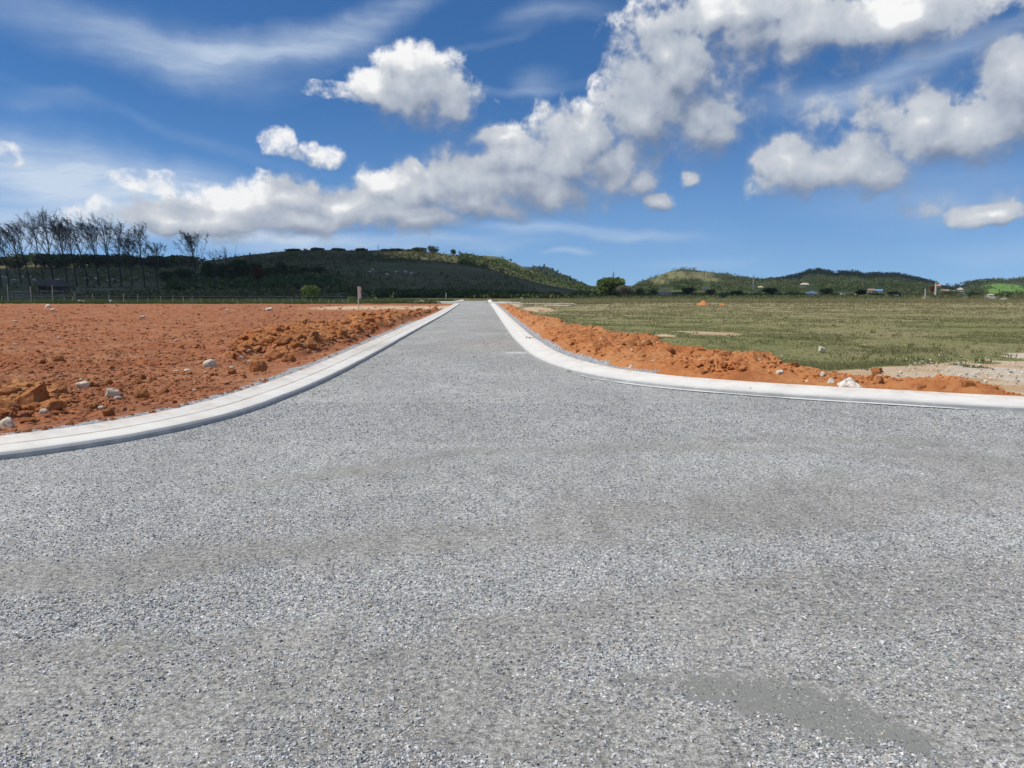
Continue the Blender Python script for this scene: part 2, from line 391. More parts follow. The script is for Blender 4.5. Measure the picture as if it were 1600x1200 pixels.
def mat_field():
    m, M = material('field_turf', .95, .1)
    c = M.coord; s = M.sep(c)
    n1, n2, n3 = M.noise(c, .10, 4, .6), M.noise(c, 1.3, 5, .65), M.noise(c, 14, 4, .7)
    near = M.ramp(s[1], 22, 95)
    col = M.mix(near, (.21, .21, .085, 1), (.30, .265, .14, 1))
    col = M.mix(M.ramp(n1, .4, .65, 0, .6), col, (.32, .265, .15, 1))
    col = M.mix(M.ramp(n2, .5, .75, 0, .6), col, (.14, .16, .06, 1))
    col = M.mix(M.ramp(n3, .55, .8, 0, .5), col, (.24, .20, .12, 1))
    b_ = M.m('MULTIPLY_ADD', M.noise(M.v('MULTIPLY', c, (.5, 1.3, 1)), 1.6, 6, .68), 1.1, M.m('SUBTRACT', attr(M, 'sand'), .55))
    bare = M.mix(M.ramp(M.noise(c, .8, 4, .6), .4, .6), (.50, .34, .20, 1), (.58, .44, .30, 1))
    bare = M.mix(M.ramp(M.m('MULTIPLY_ADD', n2, .8, M.m('SUBTRACT', attr(M, 'gravelly'), .4)), .3, .5), bare, M.mix(n3, (.48, .40, .31, 1), (.70, .60, .48, 1)))
    bare = M.mix(M.ramp(n3, .5, .8, 0, .4), bare, (.36, .24, .15, 1))
    col = M.mix(M.ramp(b_, .36, .5), col, bare)
    M.put(M.bsdf.inputs[0], col)
    M.put(M.bsdf.inputs['Normal'], bump(M, M.m('ADD', n3, n2), .08, .7))
    return m
def mat_hill(name, grass, dry, scrub, scrub_lo=.45, scrub_hi=.62, meadow=None, sc_=.012):
    m, M = material(name, .95, .08)
    c = M.coord
    st = M.v('MULTIPLY', c, (1, 2.2, 2.2))
    n1, n2, n3 = M.noise(c, sc_, 5, .6), M.noise(st, sc_ * 5, 6, .65), M.noise(c, sc_ * 30, 5, .65)
    col = M.mix(M.ramp(n1, .38, .62), (*grass, 1), (*dry, 1))
    col = M.mix(M.ramp(n3, .4, .75, 0, .6), col, tuple(q * .55 for q in grass) + (1,))
    sc2 = M.ramp(M.m('ADD', M.m('MULTIPLY', n2, .7), M.m('MULTIPLY', n1, .3)), scrub_lo, scrub_hi)
    if meadow:
        f = attr(M, 'meadow')
        mm = M.ramp(M.m('MULTIPLY_ADD', n3, .5, M.m('SUBTRACT', f, .25)), .35, .5)
        sc2 = M.m('MULTIPLY', sc2, M.m('SUBTRACT', 1.0, mm)); col = M.mix(mm, col, M.mix(M.ramp(n2, .3, .7), (*meadow, 1), tuple(q * .75 for q in meadow) + (1,)))
    col = M.mix(sc2, col, M.mix(n3, tuple(q * .7 for q in scrub) + (1,), tuple(q * 1.3 for q in scrub) + (1,)))
    M.put(M.bsdf.inputs[0], col)
    M.put(M.bsdf.inputs['Normal'], bump(M, M.m('ADD', n3, n2), 2.0, .6))
    return m
def mat_leaf(name, a, b, rnd=.25, trans=.25, sc_=1.2, isl=(.7, 1.35)):
    m, M = material(name, .8, .15)
    n = M.noise(M.coord, sc_, 3, .6)
    col = M.mix(M.ramp(n, .3, .7), (*a, 1), (*b, 1))
    oi = M.node('ShaderNodeObjectInfo').outputs['Random']
    gi = M.node('ShaderNodeNewGeometry').outputs['Random Per Island']
    hv = M.node('ShaderNodeHueSaturation'); M.put(hv.inputs['Value'], M.m('MULTIPLY', M.ramp(oi, 0, 1, 1 - rnd, 1 + rnd, False), M.ramp(gi, 0, 1, isl[0], isl[1], False))); M.put(hv.inputs['Color'], col)
    M.put(M.bsdf.inputs[0], hv.outputs[0])
    tr = M.node('ShaderNodeBsdfTranslucent'); M.put(tr.inputs[0], hv.outputs[0])
    mx = M.node('ShaderNodeMixShader'); mx.inputs[0].default_value = trans
    M.l.new(M.bsdf.outputs[0], mx.inputs[1]); M.l.new(tr.outputs[0], mx.inputs[2])
    M.l.new(mx.outputs[0], [x for x in M.n if x.type == 'OUTPUT_MATERIAL'][0].inputs[0])
    return m

GRAVEL, CONCRETE = mat_gravel(), mat_concrete()
SOIL = mat_soil('red_soil', (.15, .055, .028), (.345, .125, .058), (.40, .185, .095))
ORANGE = mat_soil('orange_subsoil', (.27, .085, .032), (.46, .172, .060), (.54, .26, .11), rnd=.2)
FIELD = mat_field()
STONE = simple('pale_limestone', (.78, .73, .60), (.60, .50, .36), 6, .85, .01, rnd=.12)
GREYSTONE = simple('grey_stone', (.34, .33, .33), (.22, .21, .22), 6, .85, .01, rnd=.2)
SACK = simple('torn_white_sack', (.80, .78, .72), (.62, .56, .45), 5, .6, .01)
WOOD = simple('weathered_wood', (.34, .30, .25), (.20, .17, .14), 8, .9, .005)
PALEWOOD = simple('pale_post_wood', (.55, .52, .46), (.38, .35, .30), 8, .9, .005)
BARK = simple('dark_bark', (.085, .07, .06), (.04, .034, .03), 5, .95)
PALEBARK = simple('whitish_bark', (.55, .52, .46), (.38, .35, .31), 5, .9)
WHITEHIDE = simple('white_hide', (.78, .76, .72), (.62, .60, .55), 2, .8)
WIRE = simple('fence_wire', (.30, .30, .30), (.2, .18, .16), 8, .5)
STEEL = simple('galvanised_steel', (.46, .48, .50), (.36, .38, .40), 3, .5)
SAND = simple('pale_sand', (.60, .58, .54), (.44, .43, .41), 6, .95, .02)

# ---------------------------------------------------------------- ground plan, measured along the kerbs
def catmull(pts, step=.15):
    pts = [np.array(p, float) for p in pts]; out = []
    for i in range(len(pts) - 1):
        p0, p1, p2, p3 = pts[max(i - 1, 0)], pts[i], pts[i + 1], pts[min(i + 2, len(pts) - 1)]
        n = max(2, int(np.linalg.norm(p2 - p1) / step))
        n = min(n, 60)
        for k in range(n):
            t = k / n
            out.append(.5 * ((2 * p1) + (-p0 + p2) * t + (2 * p0 - 5 * p1 + 4 * p2 - p3) * t * t + (-p0 + 3 * p1 - 3 * p2 + p3) * t ** 3))
    out.append(pts[-1]); return np.array(out)
KL = catmull([(-45, 3.9), (-20, 5.1), (-10, 6.0), (-7, 6.65), (-5.7, 7.12), (-5.05, 7.5), (-4.65, 7.9), (-4.26, 8.45), (-3.9, 9.26), (-3.62, 10.45), (-3.5, 11.95),
              (-3.45, 13.7), (-3.48, 16.8), (-3.66, 22.3), (-4.02, 31.9), (-4.95, 57.6), (-6.15, 85), (-6.95, 104)])
KR = catmull([(-3.05, 106), (-2.2, 85), (-1.22, 59.3), (-.15, 31.4), (.28, 22.8), (.55, 19.3), (.92, 16.9), (1.5, 15.05), (2.2, 13.85), (3.0, 13.0),
              (4.05, 12.2), (4.84, 11.72), (5.6, 11.33), (7.07, 10.6), (10, 9.6), (16, 8.3), (30, 6.2), (50, 4.0)])
# the two cross-street corners at the far end
KLF = catmull([(-34, 123.5), (-14, 122.5), (-10.2, 123), (-8.9, 126), (-8.7, 134), (-9.4, 158)])
KRF = catmull([(-5.0, 158), (-3.9, 128), (-3.4, 117.5), (-1.6, 115.5), (1.2, 115.3)])
KLF2 = catmull([(-7.1, 104.6), (-7.6, 107.2), (-9.5, 108.6), (-14, 109)])

PROFILE = [(0, -.12, 1, 0), (0, -.01, 1, 0), (.006, .05, .9, 0), (.03, .078, .25, 0), (.10, .087, 0, 0), (.30, .104, 0, 0), (.304, .1015, 0, 1), (.324, .1035, 0, 1), (.328, .108, 0, 0),
           (.60, .150, 0, 0), (.63, .147, 0, 0), (.65, .10, 0, 0), (.65, -.12, 0, 0)]
def offset_normals(path, side):
    d = np.gradient(path, axis=0); d /= np.linalg.norm(d, axis=1)[:, None]
    return np.stack([-d[:, 1], d[:, 0]], 1) * side
def kerb(path, side, label, stains=(), groove=1.0):
    N = offset_normals(path, side); V, at = [], {'face': [], 'groove': [], 'stain': [], 'dirt': []}
    wob = (fbm(path[:, 0] * 1.3 + path[:, 1], path[:, 1] * 1.3, 3, 5) - .5) * .022
    for u, z, fc, gr in PROFILE:
        if groove == 0 and .3 < u < .33: z, gr = .104 + (u - .3) * .16, 0
        p = path + N * (u + (wob[:, None] if u < .2 else 0))
        V.append(np.column_stack([p, np.full(len(p), z) + (wob * .35 if z > .04 else 0)]))
        at['dirt'].append(np.full(len(p), .9 if u > .62 else (.45 if u > .59 else .0)))
        at['face'].append(np.full(len(p), fc)); at['groove'].append(np.full(len(p), gr))
        s = np.zeros(len(p))
        for (sx, sy, r) in stains: s = np.maximum(s, np.exp(-((p[:, 0] - sx) ** 2 / .02 + (p[:, 1] - sy) ** 2 / r ** 2)))
        at['stain'].append(s)
    n, k = len(path), len(PROFILE)
    V = np.concatenate(V); idx = np.arange(n * k).reshape(k, n)
    F = np.stack([idx[:-1, :-1], idx[:-1, 1:], idx[1:, 1:], idx[1:, :-1]], -1).reshape(-1, 4)
    if side < 0: F = F[:, ::-1]
    o = mesh_np('kerb', V, F, CONCRETE, True, attrs={a: np.concatenate(b) for a, b in at.items()})
    # crisp edges
    try:
        o.data.polygons.foreach_set('use_smooth', [False] * len(o.data.polygons))
    except Exception: pass
    tag(o, label, None, None, 'structure'); return o
sx_, sy_ = on_ground(590, 541, .1)
kerb(KL, 1, 'white extruded concrete kerb curving along the left side of the gravel road', [(sx_, sy_, 2.2)])
kerb(KR, 1, 'white extruded concrete kerb bending round the right corner of the gravel road', groove=0)
kerb(KLF, 1, 'far white kerb returning to the left at the end of the road')
kerb(KLF2, 1, 'short far white kerb turning left into the cross street')
kerb(KRF, 1, 'far white kerb on the right at the end of the road')

def seg_dist(x, y, path):
    """distance to a polyline, and which side (+ = left of its direction)"""
    best = np.full(x.shape, 1e9); side = np.zeros(x.shape)
    for i in range(len(path) - 1):
        a, b = path[i], path[i + 1]; d = b - a; L = max(d @ d, 1e-9)
        t = np.clip(((x - a[0]) * d[0] + (y - a[1]) * d[1]) / L, 0, 1)
        dx_, dy_ = x - a[0] - t * d[0], y - a[1] - t * d[1]; q = np.hypot(dx_, dy_)
        c = d[0] * dy_ - d[1] * dx_
        m_ = q < best - 1e-7; best = np.where(m_, q, best); side = np.where(m_, np.sign(c), side)
    return best, side
def in_poly(x, y, poly):
    c = np.zeros(x.shape, bool); n = len(poly)
    for i in range(n):
        (x1, y1), (x2, y2) = poly[i], poly[(i + 1) % n]
        with np.errstate(divide='ignore', invalid='ignore'):
            c ^= ((y1 > y) != (y2 > y)) & (x < (x2 - x1) * (y - y1) / (y2 - y1 + 1e-12) + x1)
    return c
def poly_depth(x, y, poly):                       # signed distance, positive inside
    P_ = np.array(list(poly) + [poly[0]], float); d, _ = seg_dist(x, y, P_)
    return np.where(in_poly(x, y, poly), d, -d)
def px_poly(pts): return [on_ground(*p) for p in pts]
KLo = KL + offset_normals(KL, 1) * .62
KRo = KR + offset_normals(KR, 1) * .62

# spoil heaps: outlines on the ground
r_in = [tuple(p) for p in (KR + offset_normals(KR, 1) * .72) if p[1] > 10.0 and p[0] < 7.6][::4]
r_out = [on_ground(px, py, .27) for px, py in ((1600, 596), (1560, 590), (1500, 578), (1450, 574), (1400, 579), (1340, 577), (1300, 572), (1240, 570), (1180, 560), (1112, 553), (1070, 552), (1045, 536), (1020, 528),
                                                 (990, 526), (950, 517), (900, 509), (850, 496), (820, 485), (808, 480))]
RIGHT_HEAP = r_in + r_out
LEFT_HEAP = [on_ground(*p) for p in ((345, 556, .1), (362, 568, 0), (410, 560, 0), (455, 568, 0), (525, 552, 0), (575, 534, 0), (625, 512, 0), (655, 500, 0), (690, 487, 0),
             (680, 482, .2), (640, 491, .25), (600, 491, .3), (560, 494, .3), (535, 498, .32), (505, 508, .32), (460, 511, .32), (405, 518, .3), (372, 525, .25), (350, 540, .2))]
CORNER_HEAP = [on_ground(*p) for p in ((-60, 690, 0), (0, 668, 0), (45, 660, 0), (100, 650, 0), (125, 632, 0), (115, 610, .1), (70, 600, .2), (20, 602, .2), (-60, 600, .2))]
def heap_h(x, y, poly, hmax, edge, seed):
    d = poly_depth(x, y, poly)
    d = d + (fbm(x * 1.1, y * 1.1, 3, seed) - .5) * edge * 1.1
    k = sstep(0, edge, d)
    lump = fbm(x * 1.6, y * 1.6, 4, seed + 3)
    rid = 1 - np.abs(2 * fbm(x * 5.5, y * 5.5, 3, seed + 8) - 1)
    if hmax > .38: k = k * (1 - .48 * sstep(4.4, 5.8, x)) * (.62 + .55 * fbm(x * .7, y * .5, 2, 5))
    return k * hmax * (.35 + .95 * lump + .35 * (rid - .6)), k

def persp_grid(Xr, Y0, Y1, nx, ny):
    Y = np.geomspace(Y0, Y1, ny); return Y

# --- the road sheet
gx = np.concatenate([np.linspace(-60, -8, 30, endpoint=False), np.linspace(-8, 9, 190), np.linspace(9.4, 60, 30)])
gy = np.concatenate([np.linspace(-40, 1, 20, endpoint=False), np.linspace(1, 18, 190, endpoint=False), np.linspace(18, 60, 130, endpoint=False), np.linspace(60, 170, 70)])
GX, GY = np.meshgrid(gx, gy)
fines = np.full(GX.shape, .20)
def band(px_pts, w_px, amt):
    global fines
    for (a, b) in zip(px_pts[:-1], px_pts[1:]):
        pa, pb = np.array(on_ground(*a)), np.array(on_ground(*b))
        d, _ = seg_dist(GX, GY, np.array([pa, pb]))
        my = (a[1] + b[1]) / 2; w = w_px / FPX * (CAM_H * FPX / (my - HORIZON)) ** 2 / CAM_H
        d2 = d + (fbm(GX * 2, GY * 2, 3, 3) - .5) * w * 1.0
        k = 1 - sstep(.2 * w, .75 * w, d2)
        fines = fines + (amt - fines) * k * .9
band([(-200, 925), (0, 905), (200, 888), (450, 862), (700, 832), (950, 805), (1150, 792), (1350, 775), (1600, 742), (1900, 700)], 62, .80)
band([(230, 770), (400, 757), (550, 738), (700, 712), (850, 702), (1100, 698), (1300, 705), (1650, 722)], 13, .8)
band([(1000, 690), (1200, 684), (1400, 690), (1700, 700)], 14, .7)
band([(1180, 762), (1350, 770), (1500, 782), (1700, 800)], 14, .85)
band([(560, 1030), (750, 1010), (900, 990), (1100, 960), (1350, 930), (1700, 900)], 90, .78)
band([(-100, 1030), (150, 1020), (350, 1005), (520, 985)], 40, .62)
band([(0, 1160), (300, 1130), (600, 1120), (900, 1110)], 60, .7)
band([(-100, 1080), (400, 1060), (800, 1100), (1600, 1090)], 150, .78)
band([(-100, 1160), (400, 1150), (800, 1150), (1700, 1150)], 120, .80)
band([(60, 980), (300, 955), (550, 925), (800, 900), (1000, 880), (1300, 860)], 34, .06)
band([(-50, 780), (200, 790), (500, 800), (700, 790)], 60, .12)
for yy, c_ in ((22, .7), (27, .55), (34, .75), (43, .6), (52, .7), (70, .6)):
    k = np.exp(-((GY - yy) / (yy * .09)) ** 2) * sstep(-4.5, -2, GX + fbm(GX, GY * .7, 3, 4) * 3 - 1.5)
    fines = fines + (c_ - fines) * k
fines = np.where(GY > 16, fines * .6 + .3, fines) + (fbm(GX * .9, GY * .35, 4, 12) - .5) * .5
cement = np.zeros(GX.shape)
for a, b, w in (((960, 1062), (1120, 1078), .045), ((1110, 1075), (1250, 1100), .12), ((1230, 1100), (1330, 1130), .13), ((1320, 1130), (1430, 1162), .08)):
    d, _ = seg_dist(GX, GY, np.array([on_ground(*a), on_ground(*b)])); cement = np.maximum(cement, 1 - sstep(0, w * 2.6, d + .02))
dust = np.zeros(GX.shape)
for (px, py, rx, ry) in ((808, 551, .5, .4),):
    cx, cy = on_ground(px, py); dust = np.maximum(dust, np.exp(-((GX - cx) / rx) ** 2 - ((GY - cy) / ry) ** 2))
red = np.exp(-((GX - on_ground(765, 536)[0]) / .8) ** 2 - ((GY - on_ground(765, 536)[1]) / 1.4) ** 2)
dL, sL = seg_dist(GX, GY, KL); dR, sR = seg_dist(GX, GY, KR)
# keep the cells between the kerb lines; beyond them the strip continues as the cross street
out = ((sL > 0) & (dL > .35) & (GY < 103.5) & (GY > 3.5)) | ((sR > 0) & (dR > .35) & (GY < 105.5) & (GY > 3.5))
out |= ((GY > 103.5) & ((GX < -9.3 - 30 * ((GY > 108.5) & (GY < 123))) | (GX > -3.1 - (GY > 120) * 1.0 + 12 * ((GY > 106) & (GY < 114.8)))))
nyr, nxr = GX.shape; idx = np.arange(GX.size).reshape(nyr, nxr)
F = np.stack([idx[:-1, :-1], idx[:-1, 1:], idx[1:, 1:], idx[1:, :-1]], -1).reshape(-1, 4)
F = F[~out.ravel()[F].all(1)]
zr = (fbm(GX * .8, GY * .8, 3, 2) - .5) * .012
road = mesh_np('road', np.column_stack([GX.ravel(), GY.ravel(), zr.ravel()]), F, GRAVEL, True,
               attrs={'fines': fines, 'cement': cement, 'dust': dust, 'red': red})
tag(road, 'wide grey crushed gravel road opening into a junction', None, None, 'structure')

# --- open ground to the horizon
g = 2150.0
gm_, GM = material('plain_turf', .95, .1)
n_ = GM.noise(GM.coord, .03, 5, .6)
GM.put(GM.bsdf.inputs[0], GM.mix(GM.ramp(n_, .35, .65), (.085, .095, .04, 1), (.15, .14, .065, 1)))
ground = mesh_np('ground', [(-g, -1500, -.12), (g, -1500, -.12), (g, g, -.12), (-g, g, -.12)], [(0, 1, 2, 3)], gm_)
tag(ground, 'flat grassy plain reaching to the hills', None, None, 'structure')

# --- red soil plot, left of the road
def warp_grid(xa, xb, nx, ya, yb, ny):
    Y = np.geomspace(ya, yb, ny)[:, None] * np.ones((1, nx)); t = np.linspace(0, 1, nx)[None, :]
    xl, xr = xa(Y), xb(Y)
    return xl + (xr - xl) * t, Y
LX, LY = warp_grid(lambda Y: -9.0 - .80 * Y, lambda Y: -2.9 - .042 * Y, 620, 5.6, 103, 640)
def soil_height(x, y):
    z = .045 + (fbm(x * .22, y * .22, 3, 31) - .5) * .16
    rough = fbm(x * 1.7, y * 1.7, 3, 33)
    z = z + (fbm(x * 3.2, y * 3.2, 4, 32) - .5) * .19 * (.35 + rough) + (np.abs(fbm(x * 9, y * 9, 3, 36) - .5)) * .05
    d, _ = seg_dist(x, y, KLo)
    z = np.where(d < 1.6, .115 + (z - .115) * sstep(.1, 1.6, d), z) + .015
    return z, d
z0, dko = soil_height(LX, LY)
h1, k1 = heap_h(LX, LY, LEFT_HEAP, .46, .8, 41)
h2, k2 = heap_h(LX, LY, CORNER_HEAP, .14, .5, 51)
zL = z0 + h1 + h2
orange_k = np.maximum(k1, k2 * .8)
dcl, scl = seg_dist(LX, LY, KL)
outL = (scl < 0) | (dcl < .52)
idx = np.arange(LX.size).reshape(LX.shape)
F = np.stack([idx[:-1, :-1], idx[:-1, 1:], idx[1:, 1:], idx[1:, :-1]], -1).reshape(-1, 4)
keep = ~outL.ravel()[F].any(1)
F = F[keep]
oc = orange_k.ravel()[F].mean(1)
along = (LY > 8.2) & (LY < 40)
grit = np.exp(-(dko / .30) ** 2) * np.where(along, .95, .3) + (fbm(LX * 1.1, LY * 1.1, 3, 61) > .66) * .22
pxs = 800 + FPX * LX / LY
pale = np.exp(-((LY - 78) / 14.0) ** 2) * sstep(-26, -16, LX) * .62
col_m = (oc + (fbm(LX * 3, LY * 3, 3, 71).ravel()[F].mean(1) - .5) * .5) > .42
soil = mesh_np('red_soil', np.column_stack([LX.ravel(), LY.ravel(), zL.ravel()]), F, [SOIL, ORANGE], True,
               attrs={'grit': grit, 'pale': pale}, mat_idx=col_m.astype(int))
tag(soil, 'bare red earth plot behind the left kerb', None, None, 'structure')

# --- right field with the heap of orange subsoil along the kerb
RX, RY = warp_grid(lambda Y: -1.0 - .020 * Y, lambda Y: 14 + .78 * Y, 560, 8.0, 172, 520)
base = -.02 + (fbm(RX * .15, RY * .15, 3, 81) - .5) * .14 + (fbm(RX * 1.5, RY * 1.5, 3, 82) - .5) * .05
dko2, _ = seg_dist(RX, RY, KRo)
base = np.where(dko2 < 3, .03 + (base - .03) * sstep(.3, 3, dko2), base)
hR, kR = heap_h(RX, RY, RIGHT_HEAP, .40, .55, 91)
dcr, scr = seg_dist(RX, RY, KR)
outR = (scr < 0) | (dcr < .3)
far_out = (RY > 105.5) & (RX < 14) & ((RX < -2.6) | (RY < 114.5))
outR = outR & (RY < 105.5) | far_out
sand = np.zeros(RX.shape)
for pts in ([(1215, 600), (1260, 582), (1310, 577), (1350, 573), (1400, 569), (1440, 565), (1500, 561), (1545, 555), (1560, 548), (1800, 547), (1800, 640), (1500, 640)],):
    d = poly_depth(RX, RY, px_poly(pts)); sand = np.maximum(sand, sstep(-.5, .8, d))
for (px, py, rx, ry, s) in ((1115, 521, 48, 3.2, .85), (1040, 526, 22, 3, .7), (1010, 526, 18, 2.5, .7), (1080, 518, 60, 2, .5), (1385, 560, 30, 2, .6), (840, 483, 30, 4, .8), (800, 477, 18, 3, .9), (870, 477, 40, 1.5, .6), (1350, 536, 12, 1.5, .5), (1335, 514, 8, 1, .4)):
    cx, cy = on_ground(px, py); wx = rx / FPX * cy; wy = abs(on_ground(px, py - ry)[1] - cy)
    sand = np.maximum(sand, s * np.exp(-((RX - cx) / wx) ** 2 - ((RY - cy) / wy) ** 2))
for (px, py, rx, ry) in ((1513, 569, 16, 4), (1570, 558, 30, 4), (1535, 563, 20, 3), (1418, 561, 26, 4), (1560, 551, 18, 2)):
    cx, cy = on_ground(px, py); wx = rx / FPX * cy; wy = abs(on_ground(px, py - ry)[1] - cy)
    sand = sand * (1 - np.exp(-((RX - cx) / wx) ** 4 - ((RY - cy) / wy) ** 4))
gravelly = np.zeros(RX.shape)
for (px, py, rx, ry) in ((1560, 578, 70, 9), (1590, 552, 50, 6), (1590, 592, 30, 6), (1500, 585, 30, 4)):
    cx, cy = on_ground(px, py); wx = rx / FPX * cy; wy = abs(on_ground(px, py - ry)[1] - cy)
    gravelly = np.maximum(gravelly, np.exp(-((RX - cx) / wx) ** 2 - ((RY - cy) / wy) ** 2))
idx = np.arange(RX.size).reshape(RX.shape)
F = np.stack([idx[:-1, :-1], idx[:-1, 1:], idx[1:, 1:], idx[1:, :-1]], -1).reshape(-1, 4)
F = F[~outR.ravel()[F].any(1)]
field = mesh_np('grass_field', np.column_stack([RX.ravel(), RY.ravel(), base.ravel()]), F, FIELD, True, attrs={'sand': sand, 'gravelly': gravelly})
tag(field, 'flat field of short grass with bare sandy patches, right of the road', None, None, 'structure')
# the heap itself: a finer sheet of its own over the field
hx, hy = warp_grid(lambda Y: -1.0 - .020 * Y, lambda Y: np.minimum(2.2 + .33 * Y + np.clip(16 - Y, 0, 8) * .9, 16), 420, 8.6, 104, 600)
hh, hk = heap_h(hx, hy, RIGHT_HEAP, .385, .6, 91)
hh = hh + hk * (np.abs(fbm(hx * 9, hy * 9, 3, 96) - .5)) * .14
dk3, _ = seg_dist(hx, hy, KRo); dc3, sc3 = seg_dist(hx, hy, KR)
strip = sstep(.55, .25, dk3) * (hy < 104)
hz = np.where((hk > .02) | (strip > .1), .05 + hh + strip * .015, -.3)
hz = np.where(dk3 < .5, np.minimum(hz + .06, .125 + dk3 * .35), hz)
idx = np.arange(hx.size).reshape(hx.shape)
F = np.stack([idx[:-1, :-1], idx[:-1, 1:], idx[1:, 1:], idx[1:, :-1]], -1).reshape(-1, 4)
bad = (sc3 < 0) | (dc3 < .54) | (hz < -.2)
F = F[~bad.ravel()[F].any(1)]
gr2 = np.exp(-(dk3 / .26) ** 2) * np.where(hy > 14.5, 1.0, .25)
gr2 = np.maximum(gr2, .5 * np.exp(-((hx - on_ground(1440, 590)[0]) / 1.2) ** 2 - ((hy - on_ground(1440, 590)[1]) / .8) ** 2))
heap = mesh_np('soil_heap', np.column_stack([hx.ravel(), hy.ravel(), hz.ravel()]), F, ORANGE, True, attrs={'grit': gr2, 'pale': np.zeros(hx.shape)})
tag(heap, 'long low heap of loose orange subsoil behind the right kerb', None, None, 'stuff')

# pale mortar splashed along the foot of the right kerb
N_ = offset_normals(KR, -1); m_ = (KR[:, 1] < 15.2) & (KR[:, 1] > 8.5)
pp, nn = KR[m_], N_[m_]
fine = np.linspace(0, len(pp) - 1, 900); pi_ = np.interp(fine, np.arange(len(pp)), pp[:, 0]); pj_ = np.interp(fine, np.arange(len(pp)), pp[:, 1])
ni_ = np.interp(fine, np.arange(len(pp)), nn[:, 0]); nj_ = np.interp(fine, np.arange(len(pp)), nn[:, 1])
wv = np.clip((fbm(fine * .06, fine * 0, 5, 7, .65) - .42) * .5, 0, .07) + .003; cc = .10 + (fbm(fine * .02, fine * 0, 3, 9) - .5) * .10
a_ = np.column_stack([pi_ + ni_ * (cc - wv), pj_ + nj_ * (cc - wv), np.full(900, .0125)]); b_ = np.column_stack([pi_ + ni_ * (cc + wv), pj_ + nj_ * (cc + wv), np.full(900, .0125)])
Vs = np.concatenate([a_, b_]); i_ = np.arange(899)
Fs = np.stack([i_, i_ + 1, i_ + 901, i_ + 900], 1)
MORTAR = simple('dried_mortar', (.72, .71, .68), (.58, .57, .55), 20, .85, .004)
tag(mesh_np('mortar_splash', Vs, Fs, MORTAR), 'pale dried mortar splashed along the foot of the right kerb', None, None, 'stuff')

# ---------------------------------------------------------------- hills
HILLS = []
def hill(name, label, ridge, Yr, Y0, Yb, x0, x1, nx, ny, mat, rough, seed, power=1.0, attrs_fn=None):
    R = sorted((at_depth(px, py, Yr)[0], at_depth(px, py, Yr)[2]) for px, py in ridge)
    rx, rz = np.array([r[0] for r in R]), np.array([r[1] for r in R])
    def height(X, Y):
        X = np.asarray(X, float); Y = np.asarray(Y, float)
        Xa = X * Yr / np.maximum(Y, 1.0)          # spurs fan out from the ridge
        r = np.interp(Xa, rx, rz)
        up = np.clip((Y - Y0) / (Yr - Y0), 0, 1) ** power
        dn = np.clip((Yb - Y) / (Yb - Yr), 0, 1)
        s = np.minimum(up, np.where(Y > Yr, dn * dn * (3 - 2 * dn), 1))
        s = np.where(Y > Yr - 1, np.minimum(s, 1), s)
        nz = (fbm(X / (rough * 9), Y / (rough * 9), 5, seed) - .5) * rough * np.clip(s * 4, 0, 1)
        return np.where((Y > Y0) & (Y < Yb) & (Xa > rx[0]) & (Xa < rx[-1]), r * s + nz * .55, -5.0)
    gx_ = np.linspace(x0, x1, nx); gy_ = np.concatenate([np.linspace(Y0, Yr, ny), np.linspace(Yr + (Yr - Y0) / ny, Yb, ny // 3)])
    A, B = np.meshgrid(gx_, gy_); A = A * B / Yr; Z = height(A, B); Z = np.maximum(Z, -.3)
    idx = np.arange(A.size).reshape(A.shape); F = np.stack([idx[:-1, :-1], idx[:-1, 1:], idx[1:, 1:], idx[1:, :-1]], -1).reshape(-1, 4)
    o = mesh_np(name, np.column_stack([A.ravel(), B.ravel(), Z.ravel()]), F, mat, True, attrs=attrs_fn(A, B, Z) if attrs_fn else None)
    tag(o, label, None, None, 'structure'); HILLS.append(height); return height
M_H1 = mat_hill('pasture_slope', (.12, .125, .055), (.19, .165, .085), (.050, .062, .028), .50, .66)
M_H2 = mat_hill('dry_slope', (.10, .115, .04), (.19, .17, .08), (.045, .07, .02), .53, .62)
M_H3 = mat_hill('wooded_ridge', (.045, .06, .028), (.06, .07, .03), (.03, .045, .02), .3, .5)
M_R1 = mat_hill('scrub_hill', (.10, .12, .045), (.16, .145, .07), (.040, .062, .022), .42, .52, meadow=(.21, .20, .095), sc_=.006)
M_R2 = mat_hill('forest_hill', (.05, .07, .03), (.07, .085, .035), (.030, .048, .020), .35, .5, sc_=.006)
M_R3 = mat_hill('green_pasture_hill', (.08, .10, .04), (.11, .11, .05), (.035, .055, .02), .40, .5, meadow=(.15, .27, .06), sc_=.006)
hill('hill', 'long low hill of shaded pasture behind the bare trees',
     [(-700, 415), (-300, 412), (0, 409), (150, 408), (280, 407), (310, 408), (345, 404), (380, 399), (420, 395), (455, 391), (500, 390), (560, 391), (620, 391), (660, 393), (700, 397), (730, 400), (750, 404), (775, 413),
      (800, 422), (837, 434), (875, 444), (917, 454), (935, 458), (960, 460)], 520, 140, 760, -620, 70, 460, 260, M_H1, 1.6, 101, power=1.6)
hill('hill', 'sunlit dry slope behind the right shoulder of the long hill', [(560, 404), (650, 400), (720, 400), (760, 400), (780, 402), (800, 410), (825, 420), (850, 430), (885, 442), (917, 454), (940, 459)], 800, 420, 1000, -160, 95, 160, 120, M_H2, 3, 111)
hill('hill', 'dark wooded ridge behind the dry slope', [(700, 430), (800, 426), (835, 421), (850, 420), (870, 428), (895, 440), (917, 451), (940, 458)], 1400, 900, 1700, -120, 165, 90, 60, M_H3, 5, 121)
